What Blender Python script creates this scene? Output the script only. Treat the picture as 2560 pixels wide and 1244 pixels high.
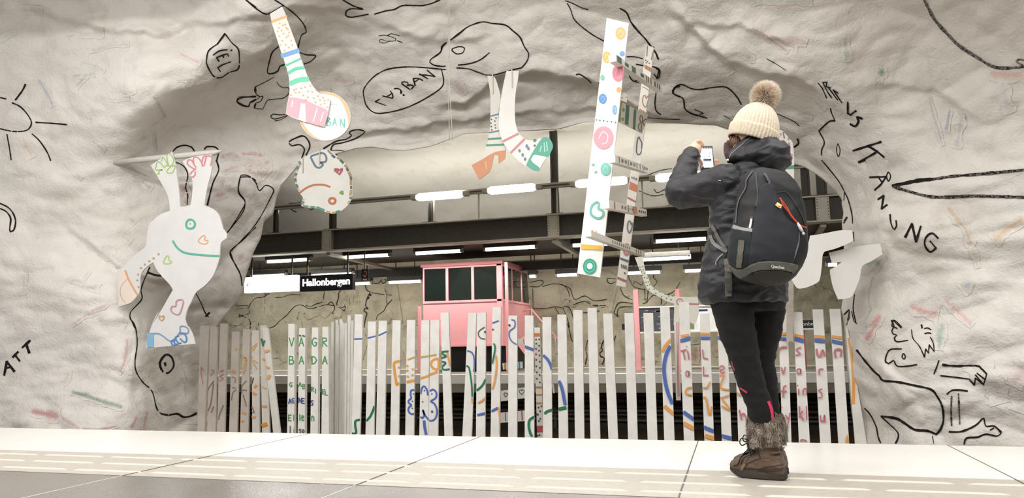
import bpy, bmesh, math, random
import numpy as np
from mathutils import Vector, Matrix, noise
from mathutils.bvhtree import BVHTree
from mathutils.geometry import tessellate_polygon

S = bpy.context.scene
for o in list(bpy.data.objects): bpy.data.objects.remove(o)

# ---------------------------------------------------------------- camera
FPX = 1850.0; CAMH = 0.61; HY = 855.0; HS = -0.019; VPX = 1835.0
def _ray(x, y): return Vector((x-1280.0, -(y-622.0), -FPX))
_up = _ray(2560, HY+1280*HS).cross(_ray(0, HY-1280*HS)).normalized()
if _up.y < 0: _up = -_up
_Y = _ray(VPX, HY+HS*(VPX-1280)).normalized()
_X = _Y.cross(_up).normalized()
_Y = _up.cross(_X).normalized()
RW = Matrix((_X, _Y, _up))                 # camera space -> world
CAM = Vector((0, 0, CAMH))
cd = bpy.data.cameras.new('camera'); cam = bpy.data.objects.new('camera', cd)
S.collection.objects.link(cam); S.camera = cam
cd.sensor_fit = 'HORIZONTAL'; cd.sensor_width = 36.0; cd.lens = FPX/2560*36.0
cd.clip_start = 0.05; cd.clip_end = 200
cam.matrix_world = Matrix.Translation(CAM) @ RW.to_4x4()

# ---------------------------------------------------------------- view, world, lamps
S.view_settings.view_transform = 'Standard'; S.view_settings.look = 'None'
S.view_settings.gamma = 1; S.view_settings.use_curve_mapping = False
S.view_settings.exposure = 0.14
S.cycles.use_denoising = True
S.cycles.max_bounces = 6; S.cycles.diffuse_bounces = 3; S.cycles.glossy_bounces = 3
S.cycles.transparent_max_bounces = 8; S.cycles.caustics_reflective = False; S.cycles.caustics_refractive = False
W = bpy.data.worlds.new('hall_ambient'); S.world = W; W.use_nodes = True
W.node_tree.nodes['Background'].inputs[0].default_value = (1.0, 0.96, 0.9, 1)
W.node_tree.nodes['Background'].inputs[1].default_value = 0.22

def area(name, loc, sx, sy, power, col=(1, .97, .92), rot=(0, 0, 0), spread=180):
    l = bpy.data.lights.new(name, 'AREA'); l.shape = 'RECTANGLE'; l.size = sx; l.size_y = sy
    l.energy = power; l.color = col; l.spread = math.radians(spread)
    o = bpy.data.objects.new(name, l); S.collection.objects.link(o); o.location = loc; o.rotation_euler = rot
    return o
# two rows of fluorescent lamps over the near platform, two rows over the far one
R_ = math.radians
area('platform_lamp_row', (-1.2, 3.7, 3.95), 14, .3, 235, (1, .983, .966), rot=(R_(32), 0, 0))
area('platform_lamp_row', (-1.2, -1.0, 4.0), 14, .3, 410, (1, .983, .966), rot=(R_(40), 0, 0))
area('platform_lamp_row', (-1.2, 1.4, 4.05), 14, .3, 140, (1, .983, .966))
area('far_lamp_row', (-3.8, 13.5, 3.52), 11, .15, 120, (1, .985, .955), (R_(96), 0, 0))
area('far_lamp_row', (-3.8, 13.1, 3.5), 11, .15, 85, (1, .985, .955), (R_(-125), 0, 0))
area('far_lamp_row', (-6, 14.4, 2.36), 14, .15, 230, (1, .985, .955))
area('far_lamp_row', (-6, 16.3, 2.05), 14, .15, 85, (1, .985, .955), (R_(25), 0, 0))

# ---------------------------------------------------------------- projection helpers
def ray(x, y): return RW @ _ray(x, y)
def onY(x, y, Y):
    d = ray(x, y); return CAM + d*(Y/d.y)
def onX(x, y, X):
    d = ray(x, y); return CAM + d*(X/d.x)
def onZ(x, y, Z):
    d = ray(x, y); return CAM + d*((Z-CAMH)/d.z)
def mpp(x, y, Y):                     # metres per pixel there
    return (onY(x+1, y, Y)-onY(x, y, Y)).length
CR = dict(K1=(0,0,2.9625), K2=(560,0,2.9617), K3=(1060,0,2.9625), K4=(1640,0,2.9615), K5=(2040,0,2.9615),
 L1=(0,400,2.9625), L2=(560,400,2.9617), L3=(1060,400,2.9625), L4=(1640,200,2.0058), L5=(2040,400,2.9615),
 B1=(0,780,2.681), B2=(480,760,3.4548), B3=(860,740,3.2727), B4=(1260,740,3.2727), B5=(1640,740,2.5926), B6=(2080,740,2.4687),
 Z1=(1640,180,3.888), Z2=(1720,400,3.456), Z3=(1740,980,4.7125), Z4=(1900,280,4.4417), Z5=(1900,540,3.4556), Z6=(1440,30,3.3615), Z7=(1420,380,3.275),
 Y1=(590,640,4.7846), Y2=(1040,630,3.768), Y3=(1560,640,3.887), Y4=(340,360,3.6588), Y5=(1160,170,4.288), Y6=(1600,900,5.653), Y7=(700,330,5.409), Y8=(380,760,3.6583), X1=(505,75,9.573), X3=(930,160,9.568), X2=(2040,190,4.015), P=(0,0,1))
def cv(k, s):
    """'x,y x,y ...' measured in crop k -> photo coordinates"""
    ox, oy, sc = CR[k]
    return [(ox+float(a)/sc, oy+float(b)/sc) for a, b in (p.split(',') for p in s.split())]

DIM = 1.0
def srgb(c, a=1.0):
    if isinstance(c, str): c = [int(c[i:i+2], 16) for i in (0, 2, 4)]
    f = lambda v: (v/12.92 if v <= .04045 else ((v+.055)/1.055)**2.4)
    return tuple(f(v/255.0) for v in c)+(a,)

# ---------------------------------------------------------------- object helpers
def link(o, parent=None):
    S.collection.objects.link(o)
    if parent is not None: o.parent = parent
    return o
def tag(o, label=None, cat=None, group=None, kind=None):
    if label: o['label'] = label
    if cat: o['category'] = cat
    if group: o['group'] = group
    if kind: o['kind'] = kind
    return o
def empty(name, loc=(0, 0, 0)):
    """an Empty at the thing's base; its children are built in world space and hung from it by parent inverse"""
    o = bpy.data.objects.new(name, None); o.empty_display_size = .1
    S.collection.objects.link(o); o.location = loc
    return o
class Geo:
    def __init__(s): s.v = []; s.f = []; s.c = []; s.m = []
    def add(s, vs, fs, col=(1, 1, 1, 1), mi=0):
        n = len(s.v); s.v += [tuple(v) for v in vs]
        if col and isinstance(col[0], (tuple, list)): s.c += list(col)
        else: s.c += [col]*len(vs)
        s.f += [tuple(i+n for i in f) for f in fs]; s.m += [mi]*len(fs)
        return s
    def box(s, a, b, col=(1, 1, 1, 1), mi=0):
        x0, y0, z0 = a; x1, y1, z1 = b
        v = [(x, y, z) for x in (x0, x1) for y in (y0, y1) for z in (z0, z1)]
        return s.add(v, [(0, 1, 3, 2), (4, 6, 7, 5), (0, 4, 5, 1), (2, 3, 7, 6), (0, 2, 6, 4), (1, 5, 7, 3)], col, mi)
    def bar(s, p, q, w, h, col=(1, 1, 1, 1), up=Vector((0, 0, 1)), mi=0):
        p = Vector(p); q = Vector(q); d = (q-p).normalized()
        sd = d.cross(up)
        if sd.length < 1e-4: sd = Vector((1, 0, 0))
        sd.normalize(); u = sd.cross(d).normalized()
        v = []
        for e in (p, q):
            for a, b in ((-1, -1), (1, -1), (1, 1), (-1, 1)): v.append(e+sd*(a*w/2)+u*(b*h/2))
        return s.add(v, [(0, 1, 2, 3), (7, 6, 5, 4), (0, 4, 5, 1), (1, 5, 6, 2), (2, 6, 7, 3), (3, 7, 4, 0)], col, mi)
    def tube(s, pts, r, n=10, col=(1, 1, 1, 1), flat=1.0, cap=True, mi=0):
        pts = [Vector(p) for p in pts]; rs = r if isinstance(r, (list, tuple)) else [r]*len(pts)
        v = []; up = None
        for i, p in enumerate(pts):
            t = (pts[min(i+1, len(pts)-1)]-pts[max(i-1, 0)]).normalized()
            if up is None:
                up = Vector((0, 0, 1)) if abs(t.z) < .9 else Vector((0, 1, 0))
            sd = t.cross(up).normalized(); up = sd.cross(t).normalized()
            ra = rs[i] if not isinstance(rs[i], (tuple, list)) else rs[i][0]
            rb = ra*flat if not isinstance(rs[i], (tuple, list)) else rs[i][1]
            for k in range(n):
                a = 2*math.pi*k/n; v.append(p+sd*(ra*math.cos(a))+up*(rb*math.sin(a)))
        f = [(i*n+k, i*n+(k+1) % n, (i+1)*n+(k+1) % n, (i+1)*n+k) for i in range(len(pts)-1) for k in range(n)]
        if cap: f += [tuple(range(n-1, -1, -1)), tuple((len(pts)-1)*n+k for k in range(n))]
        return s.add(v, f, col, mi)
    def ball(s, c, r, n=12, m=8, col=(1, 1, 1, 1), mi=0):
        c = Vector(c); r = r if isinstance(r, (tuple, list)) else (r, r, r)
        v = [c+Vector((0, 0, r[2]))]
        for i in range(1, m):
            t = math.pi*i/m
            for k in range(n):
                a = 2*math.pi*k/n
                v.append(c+Vector((r[0]*math.sin(t)*math.cos(a), r[1]*math.sin(t)*math.sin(a), r[2]*math.cos(t))))
        v.append(c-Vector((0, 0, r[2]))); L = len(v)-1
        f = [(0, 1+k, 1+(k+1) % n) for k in range(n)]
        f += [(1+(i-1)*n+k, 1+i*n+k, 1+i*n+(k+1) % n, 1+(i-1)*n+(k+1) % n) for i in range(1, m-1) for k in range(n)]
        f += [(L, 1+(m-2)*n+(k+1) % n, 1+(m-2)*n+k) for k in range(n)]
        return s.add(v, f, col, mi)
    def build(s, name, mats, parent=None, smooth=False, bevel=0):
        me = bpy.data.meshes.new(name); me.from_pydata(s.v, [], s.f)
        if not isinstance(mats, (list, tuple)): mats = [mats]
        for m in mats: me.materials.append(m)
        if len(mats) > 1: me.polygons.foreach_set('material_index', s.m)
        at = me.color_attributes.new('Col', 'FLOAT_COLOR', 'POINT')
        at.data.foreach_set('color', np.array(s.c, dtype=np.float32).ravel())
        if smooth: me.polygons.foreach_set('use_smooth', [True]*len(me.polygons))
        me.update(); me.validate()
        o = bpy.data.objects.new(name, me); S.collection.objects.link(o)
        if parent is not None:
            o.parent = parent
            T = Matrix.Translation(-parent.location) if parent.type == 'EMPTY' else Matrix.Identity(4)
            o.matrix_parent_inverse = T
        if bevel:
            b = o.modifiers.new('bevel', 'BEVEL'); b.width = bevel; b.segments = 2; b.limit_method = 'ANGLE'
        return o
def fixn(o):                       # outward normals
    bm = bmesh.new(); bm.from_mesh(o.data); bmesh.ops.recalc_face_normals(bm, faces=bm.faces); bm.to_mesh(o.data); bm.free(); return o

# ---------------------------------------------------------------- 2D drawing helpers (photo coordinates)
def smooth(pts, step=6.0, closed=False):
    P = [Vector(p) for p in pts]
    if len(P) < 3: 
        n = max(1, int((P[1]-P[0]).length/step)); return [P[0].lerp(P[1], i/n) for i in range(n+1)]
    n = len(P); out = []
    rng = range(n if closed else n-1)
    for i in rng:
        if closed: a, b, c, d = P[(i-1) % n], P[i], P[(i+1) % n], P[(i+2) % n]
        else: a, b, c, d = P[max(i-1, 0)], P[i], P[i+1], P[min(i+2, n-1)]
        m = max(1, int((c-b).length/step))
        for k in range(m):
            t = k/m
            out.append(.5*((2*b)+(c-a)*t+(2*a-5*b+4*c-d)*t*t+(3*b-a-3*c+d)*t**3))
    out.append(P[0] if closed else P[-1])
    return out
def lin(pts, step=6.0, closed=False):
    P = [Vector(p) for p in pts]; out = []
    if closed: P.append(P[0])
    for a, b in zip(P, P[1:]):
        m = max(1, int((b-a).length/step)); out += [a.lerp(b, k/m) for k in range(m)]
    return out+[P[-1]]
def rounded(poly, step=6.0, lim=58):
    """smooth a closed outline but keep its sharp corners"""
    P = [Vector(p) for p in poly]; n = len(P); sharp = []
    for i in range(n):
        a = P[i]-P[i-1]; b = P[(i+1) % n]-P[i]
        sharp.append(a.length < 1e-6 or b.length < 1e-6 or math.degrees(a.angle(b)) > lim)
    out = []
    for i in range(n):
        b, c = P[i], P[(i+1) % n]; a = b if sharp[i] else P[i-1]; d = c if sharp[(i+1) % n] else P[(i+2) % n]
        m = max(1, int((c-b).length/step))
        for k in range(m):
            t = k/m; q = .5*((2*b)+(c-a)*t+(2*a-5*b+4*c-d)*t*t+(3*b-a-3*c+d)*t**3); out.append((q.x, q.y))
    return out
def sides(pts):
    out = []
    for i, p in enumerate(pts):
        t = pts[min(i+1, len(pts)-1)]-pts[max(i-1, 0)]
        if t.length < 1e-6: t = Vector((1, 0))
        t.normalize(); out.append(Vector((-t.y, t.x)))
    return out
def heart(cx, cy, w, h, rot=0):
    out = []
    for i in range(24):
        t = 2*math.pi*i/24
        x = 16*math.sin(t)**3/32.0*w; y = -(13*math.cos(t)-5*math.cos(2*t)-2*math.cos(3*t)-math.cos(4*t))/29.0*h
        out.append((cx+x*math.cos(rot)-y*math.sin(rot), cy+x*math.sin(rot)+y*math.cos(rot)))
    return out
def disc(cx, cy, rx, ry=None, n=18, rot=0):
    ry = ry or rx
    return [(cx+rx*math.cos(2*math.pi*i/n)*math.cos(rot)-ry*math.sin(2*math.pi*i/n)*math.sin(rot),
             cy+rx*math.cos(2*math.pi*i/n)*math.sin(rot)+ry*math.sin(2*math.pi*i/n)*math.cos(rot)) for i in range(n)]
FONT = {'A': ['0,1 .5,0 1,1', '.2,.62 .8,.62'], 'B': ['0,0 0,1', '0,0 .7,.05 .8,.25 .6,.45 0,.5', '.5,.47 .95,.6 .9,.9 .6,1 0,1'],
 'D': ['0,0 0,1', '0,0 .6,.1 1,.5 .6,.9 0,1'], 'E': ['1,0 0,0 0,1 1,1', '0,.5 .8,.5'], 'G': ['1,.1 .5,0 .05,.3 .05,.7 .5,1 .95,.85 .95,.55 .6,.55'],
 'H': ['0,0 0,1', '1,0 1,1', '0,.5 1,.5'], 'I': ['.5,0 .5,1'], 'K': ['0,0 0,1', '1,0 0,.55 1,1'], 'L': ['0,0 0,1 1,1'], 'N': ['0,1 0,0 1,1 1,0'],
 'R': ['0,1 0,0', '0,0 .8,.05 .85,.35 .1,.5 1,1'], 'S': ['1,.1 .5,0 .1,.2 .3,.45 .8,.55 .9,.8 .5,1 0,.9'], 'T': ['0,0 1,0', '.5,0 .5,1'], 'U': ['0,0 .05,.7 .5,1 .95,.7 1,0'],
 'V': ['0,0 .5,1 1,0'], 'W': ['0,0 .3,1 .5,.3 .7,1 1,0'], 'a': ['.9,.4 .5,.2 .1,.5 .3,.95 .8,.8 .9,.3 .95,1'], 'e': ['.1,.6 .9,.5 .7,.2 .3,.2 .1,.6 .4,1 .95,.9'],
 'f': ['.9,.05 .5,.1 .45,1', '.1,.45 .9,.4'], 'h': ['.1,0 .1,1', '.1,.6 .5,.4 .85,.55 .9,1'], 'i': ['.5,.4 .5,1', '.5,.08 .52,.16'], 'k': ['.1,0 .1,1', '.8,.35 .1,.65 .9,1'],
 'l': ['.5,0 .5,1'], 'n': ['.1,.35 .1,1', '.1,.5 .5,.35 .85,.5 .9,1'], 'o': ['.5,.3 .1,.6 .4,1 .9,.7 .6,.3'], 'r': ['.2,.3 .2,1', '.2,.55 .5,.35 .95,.35'],
 's': ['.9,.35 .4,.25 .2,.45 .8,.7 .7,.95 .1,.95'], 'u': ['.1,.35 .15,.85 .5,1 .85,.8 .9,.35 .95,1'], 'v': ['0,.35 .45,1 .95,.35'], 'y': ['.05,.35 .45,.75', '.95,.3 .2,1.3'],
 '0': ['.5,0 .05,.5 .5,1 .95,.5 .5,0']}
def letter(ch, x, y, w, h, lw, col, rot=0):
    out = []
    for s in FONT[ch]:
        pp = []
        for q in s.split():
            a, b = q.split(','); a = float(a)*w; b = float(b)*h
            pp.append((x+a*math.cos(rot)-b*math.sin(rot), y+a*math.sin(rot)+b*math.cos(rot)))
        out.append(('l', pp, lw, col))
    return out

def clip(poly, conv):
    """Sutherland-Hodgman against a convex polygon"""
    ar = sum(conv[i][0]*conv[(i+1) % len(conv)][1]-conv[(i+1) % len(conv)][0]*conv[i][1] for i in range(len(conv)))
    sg = 1 if ar > 0 else -1
    out = [tuple(p) for p in poly]
    for i in range(len(conv)):
        a = conv[i]; b = conv[(i+1) % len(conv)]; src = out; out = []
        ins = lambda p: sg*((b[0]-a[0])*(p[1]-a[1])-(b[1]-a[1])*(p[0]-a[0])) >= -1e-6
        for j in range(len(src)):
            p = src[j]; q = src[(j+1) % len(src)]
            if ins(p): out.append(p)
            if ins(p) != ins(q):
                d1 = (b[0]-a[0])*(p[1]-a[1])-(b[1]-a[1])*(p[0]-a[0]); d2 = (b[0]-a[0])*(q[1]-a[1])-(b[1]-a[1])*(q[0]-a[0])
                t = d1/(d1-d2); out.append((p[0]+(q[0]-p[0])*t, p[1]+(q[1]-p[1])*t))
        if len(out) < 3: return []
    return out
def tri_fill(poly):
    return tessellate_polygon([[Vector((p[0], p[1], 0)) for p in poly]])
def inside(p, poly):
    c = False; n = len(poly)
    for i in range(n):
        a = poly[i]; b = poly[i-1]
        if (a[1] > p[1]) != (b[1] > p[1]) and p[0] < (b[0]-a[0])*(p[1]-a[1])/(b[1]-a[1])+a[0]: c = not c
    return c

def paint(geo, put, draws, conv=None, conc=None, lift0=.0008):
    """draws on a flat board: put(x, y, lift) -> world point; shapes get thin layers of paint"""
    L = lift0
    srgb = lambda c: tuple(v*DIM for v in globals()['srgb'](c)[:3])+(1,)
    for d in draws:
        kind, pts, *r = d
        if kind in 'sl':
            w, col = r[0], r[1]; closed = len(r) > 2 and r[2]
            P = smooth(pts, 1.6 if len(pts) < 60 else 4, closed) if kind == 's' else lin(pts, 400, closed)
            P = [Vector(p) for p in P]
            quads = []
            if kind == 's':
                N = sides(P)
                if closed: N[0] = N[-1] = ((P[1]-P[-2]).normalized().yx*Vector((-1, 1)))
                for i in range(len(P)-1):
                    quads.append([P[i]+N[i]*w/2, P[i+1]+N[i+1]*w/2, P[i+1]-N[i+1]*w/2, P[i]-N[i]*w/2])
            else:
                for a, b in zip(P, P[1:]):
                    t = (b-a)
                    if t.length < 1e-6: continue
                    t.normalize(); n = Vector((-t.y, t.x)); a2 = a-t*w*.3; b2 = b+t*w*.3
                    quads.append([a2+n*w/2, b2+n*w/2, b2-n*w/2, a2-n*w/2])
            for q in quads:
                if conv: q = clip([tuple(p) for p in q], conv)
                if not q: continue
                if conc and not inside(((q[0][0]+q[2][0])/2, (q[0][1]+q[2][1])/2), conc): continue
                geo.add([put(p[0], p[1], L) for p in q], [tuple(range(len(q)))], srgb(col))
                if kind == 'l': L += .00006
        elif kind == 'f':
            col = r[0]
            if conv:
                q = clip(pts, conv)
                if q: geo.add([put(p[0], p[1], L) for p in q], [tuple(range(len(q)))], srgb(col))
            else:
                if len(pts) > 5: pts = rounded(pts, 1.5, 75)
                geo.add([put(p[0], p[1], L) for p in pts], [tuple(t) for t in tri_fill(pts)], srgb(col))
        L += .00025
def slab(geo, outline, fy, thick, col):
    """board cut to an outline (photo coordinates), front face on depth fy(x,y), with real thickness"""
    n = len(outline); fr = [onY(x, y, fy(x, y)) for x, y in outline]
    bk = [p+Vector((0, thick, 0)) for p in fr]
    T = [tuple(t) for t in tri_fill(outline)]
    geo.add(fr, T, srgb(col)); geo.add(bk, [t[::-1] for t in T], srgb(col))
    for i in range(n):
        j = (i+1) % n; geo.add([fr[i], fr[j], bk[j], bk[i]], [(0, 1, 2, 3)], srgb(col))
def board(name, outline, Y, thick=.012, col='f4f2ee', draws=(), mat=None, parent=None, sm=False, conv=False, conc=True, tilt=0, x0=None):
    """flat cut-out board; tilt = depth change per photo pixel across"""
    if sm is False and len(outline) > 10: outline = rounded(outline)
    if sm: outline = [tuple(p) for p in smooth(outline, 8, True)[:-1]]
    x0 = outline[0][0] if x0 is None else x0
    fy = lambda x, y: Y+tilt*(x-x0)
    g = Geo(); slab(g, outline, fy, thick, col)
    put = lambda x, y, L: onY(x, y, fy(x, y)-L)
    paint(g, put, draws, conv=outline if conv else None, conc=None if conv or not conc else outline)
    return fixn_flat(g.build(name, mat or M['board'], parent))
def fixn_flat(o): return o
# ---------------------------------------------------------------- materials
M = {}
def newmat(name):
    m = bpy.data.materials.new(name); m.use_nodes = True; nt = m.node_tree
    return m, nt, nt.nodes['Principled BSDF']
def simple(key, col, rough=.5, metal=0, emit=0, ecol=None, var=.0, vscale=8, bump=0, bscale=60, spec=None, coat=0):
    m, nt, b = newmat(key)
    c = srgb(col); b.inputs['Base Color'].default_value = c
    b.inputs['Roughness'].default_value = rough; b.inputs['Metallic'].default_value = metal
    if spec is not None: b.inputs['Specular IOR Level'].default_value = spec
    if coat: b.inputs['Coat Weight'].default_value = coat
    if emit:
        b.inputs['Emission Color'].default_value = srgb(ecol or col); b.inputs['Emission Strength'].default_value = emit
    if var or bump:
        tc = nt.nodes.new('ShaderNodeTexCoord')
        if var:
            n = nt.nodes.new('ShaderNodeTexNoise'); n.inputs['Scale'].default_value = vscale; n.inputs['Detail'].default_value = 5
            nt.links.new(tc.outputs['Object'], n.inputs['Vector'])
            r = nt.nodes.new('ShaderNodeMapRange'); r.inputs[1].default_value = .3; r.inputs[2].default_value = .7
            r.inputs[3].default_value = 1-var; r.inputs[4].default_value = 1+var*.5
            nt.links.new(n.outputs['Fac'], r.inputs[0])
            mx = nt.nodes.new('ShaderNodeMix'); mx.data_type = 'RGBA'; mx.blend_type = 'MULTIPLY'; mx.inputs[0].default_value = 1
            mx.inputs[6].default_value = c; nt.links.new(r.outputs[0], mx.inputs[7]); nt.links.new(mx.outputs[2], b.inputs['Base Color'])
        if bump:
            n = nt.nodes.new('ShaderNodeTexNoise'); n.inputs['Scale'].default_value = bscale; n.inputs['Detail'].default_value = 6
            nt.links.new(tc.outputs['Object'], n.inputs['Vector'])
            bp = nt.nodes.new('ShaderNodeBump'); bp.inputs['Strength'].default_value = bump; bp.inputs['Distance'].default_value = .01
            nt.links.new(n.outputs['Fac'], bp.inputs['Height']); nt.links.new(bp.outputs[0], b.inputs['Normal'])
    M[key] = m; return m
def attr_mat(key, rough, var=.05, vscale=6, bump=.0, bscale=80, brush=False):
    m, nt, b = newmat(key); b.inputs['Roughness'].default_value = rough
    a = nt.nodes.new('ShaderNodeAttribute'); a.attribute_name = 'Col'
    tc = nt.nodes.new('ShaderNodeTexCoord')
    n = nt.nodes.new('ShaderNodeTexNoise'); n.inputs['Scale'].default_value = vscale; n.inputs['Detail'].default_value = 6
    nt.links.new(tc.outputs['Object'], n.inputs['Vector'])
    r = nt.nodes.new('ShaderNodeMapRange'); r.inputs[1].default_value = .3; r.inputs[2].default_value = .7
    r.inputs[3].default_value = 1-var; r.inputs[4].default_value = 1+var
    nt.links.new(n.outputs['Fac'], r.inputs[0])
    mx = nt.nodes.new('ShaderNodeMix'); mx.data_type = 'RGBA'; mx.blend_type = 'MULTIPLY'; mx.inputs[0].default_value = 1
    nt.links.new(a.outputs['Color'], mx.inputs[6]); nt.links.new(r.outputs[0], mx.inputs[7]); nt.links.new(mx.outputs[2], b.inputs['Base Color'])
    if bump:
        bp = nt.nodes.new('ShaderNodeBump'); bp.inputs['Strength'].default_value = bump; bp.inputs['Distance'].default_value = .01
        n2 = nt.nodes.new('ShaderNodeTexNoise'); n2.inputs['Scale'].default_value = bscale; n2.inputs['Detail'].default_value = 5
        nt.links.new(tc.outputs['Object'], n2.inputs['Vector']); nt.links.new(n2.outputs['Fac'], bp.inputs['Height']); nt.links.new(bp.outputs[0], b.inputs['Normal'])
    M[key] = m; return m
attr_mat('board', .38, .04, 5)
attr_mat('picket', .55, .07, 7, .15, 40)
def rock_mat(key, base, dark, stain, bump=1.0, warm=None):
    m, nt, b = newmat(key); N = nt.nodes.new; Lk = nt.links.new
    b.inputs['Roughness'].default_value = .82; b.inputs['Specular IOR Level'].default_value = .25
    tc = N('ShaderNodeTexCoord')
    def noi(sc, det=6, dist=0, rough=.55):
        n = N('ShaderNodeTexNoise'); n.inputs['Scale'].default_value = sc; n.inputs['Detail'].default_value = det
        n.inputs['Distortion'].default_value = dist; n.inputs['Roughness'].default_value = rough
        Lk(tc.outputs['Object'], n.inputs['Vector']); return n
    def rng(src, a, b_, c=0, d=1):
        r = N('ShaderNodeMapRange'); r.inputs[1].default_value = a; r.inputs[2].default_value = b_; r.inputs[3].default_value = c; r.inputs[4].default_value = d
        Lk(src, r.inputs[0]); return r.outputs[0]
    def mix(f, A, B):
        x = N('ShaderNodeMix'); x.data_type = 'RGBA'
        if isinstance(f, float): x.inputs[0].default_value = f
        else: Lk(f, x.inputs[0])
        for i, v in ((6, A), (7, B)):
            if isinstance(v, tuple): x.inputs[i].default_value = v
            else: Lk(v, x.inputs[i])
        return x.outputs[2]
    big = noi(.7, 5, .6); mid = noi(3.2, 8, .3); fine = noi(22, 6)
    c = mix(rng(big.outputs['Fac'], .5, .72, 0, .55), srgb(base), srgb(dark))
    c = mix(rng(mid.outputs['Fac'], .54, .75, 0, .5), c, srgb(stain))
    c = mix(rng(fine.outputs['Fac'], .62, .8, 0, .35), c, srgb(stain))
    # crayon and brush marks: colour + coverage kept in the vertex attribute
    a = N('ShaderNodeAttribute'); a.attribute_name = 'Col'
    cr = noi(55, 4, 0, .7)
    sp = N('ShaderNodeMath'); sp.operation = 'ADD'; Lk(a.outputs['Alpha'], sp.inputs[0]); Lk(cr.outputs['Fac'], sp.inputs[1])
    f = rng(sp.outputs[0], .62, 1.12)
    al = rng(a.outputs['Alpha'], 0, .85); fm = N('ShaderNodeMath'); fm.operation = 'MULTIPLY'; Lk(f, fm.inputs[0]); Lk(al, fm.inputs[1])
    hard = rng(sp.outputs[0], 1.2, 1.36); hs = rng(a.outputs['Alpha'], .74, .78); hm = N('ShaderNodeMath'); hm.operation = 'MULTIPLY'; Lk(hard, hm.inputs[0]); Lk(hs, hm.inputs[1])
    mxx = N('ShaderNodeMath'); mxx.operation = 'MAXIMUM'; f9 = N('ShaderNodeMath'); f9.operation = 'MULTIPLY'; Lk(fm.outputs[0], f9.inputs[0]); f9.inputs[1].default_value = .8
    Lk(f9.outputs[0], mxx.inputs[0]); Lk(hm.outputs[0], mxx.inputs[1])
    nz = N('ShaderNodeMath'); nz.operation = 'MULTIPLY'; Lk(mxx.outputs[0], nz.inputs[0])
    g0 = N('ShaderNodeMath'); g0.operation = 'GREATER_THAN'; Lk(a.outputs['Alpha'], g0.inputs[0]); g0.inputs[1].default_value = .004; Lk(g0.outputs[0], nz.inputs[1])
    c = mix(nz.outputs[0], c, a.outputs['Color'])
    Lk(c, b.inputs['Base Color'])
    h1 = N('ShaderNodeMath'); h1.operation = 'MULTIPLY_ADD'; n1 = noi(7, 9, .8, .62); n2 = noi(45, 5, .3, .6)
    vo = N('ShaderNodeTexVoronoi'); vo.inputs['Scale'].default_value = 40; Lk(tc.outputs['Object'], vo.inputs['Vector'])
    Lk(n2.outputs['Fac'], h1.inputs[0]); h1.inputs[1].default_value = .35; Lk(n1.outputs['Fac'], h1.inputs[2])
    h2 = N('ShaderNodeMath'); h2.operation = 'MULTIPLY_ADD'; Lk(vo.outputs['Distance'], h2.inputs[0]); h2.inputs[1].default_value = .10; Lk(h1.outputs[0], h2.inputs[2])
    bp = N('ShaderNodeBump'); bp.inputs['Strength'].default_value = bump; bp.inputs['Distance'].default_value = .035
    Lk(h2.outputs[0], bp.inputs['Height']); Lk(bp.outputs[0], b.inputs['Normal'])
    M[key] = m; return m
rock_mat('rock', 'ebe6df', 'd9d1c8', 'c3bab0', .6)
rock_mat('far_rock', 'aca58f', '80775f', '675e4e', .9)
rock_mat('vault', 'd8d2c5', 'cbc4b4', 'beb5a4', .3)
simple('rail_grey', 'aaa69a', .45, .2)
simple('steel_dark', '4d4a44', .55, .3, var=.12, vscale=20)
simple('steel_light', 'b5b0a2', .45, .3, var=.1)
simple('white_metal', 'e8e6e0', .4)
simple('lamp_tube', 'ffffff', .4, emit=9, ecol='fffdf6')
simple('lamp_low', 'ffffff', .4, emit=5, ecol='fffdf6')
simple('pink', 'f2a9ab', .45, var=.04)
simple('pink_dark', 'd98c8c', .5)
simple('booth_glass', '16201c', .06, spec=.6, coat=.3)
simple('black', '0b0b0b', .6)
simple('black_gloss', '101010', .3)
simple('wire', 'cfcabf', .5)
simple('cable', '5c564c', .6, var=.2)
simple('sign_black', '161616', .4)
simple('sign_white', 'ffffff', .4, emit=3.5)
simple('sign_text', 'ffffff', .4, emit=4)
simple('ballast', '5a4a30', .95, var=.4, vscale=14, bump=1, bscale=30)
simple('pit_wall', '3a3630', .9, var=.3)
simple('concrete', '8b8578', .9, var=.2, vscale=5)
simple('coping', 'f0eee8', .5, var=.05)
simple('rod_white', 'dcd6d0', .45, var=.08, vscale=15)
simple('clear_wrap', 'bdb5a8', .35, var=.2, vscale=9, bump=.8, bscale=12)

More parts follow.
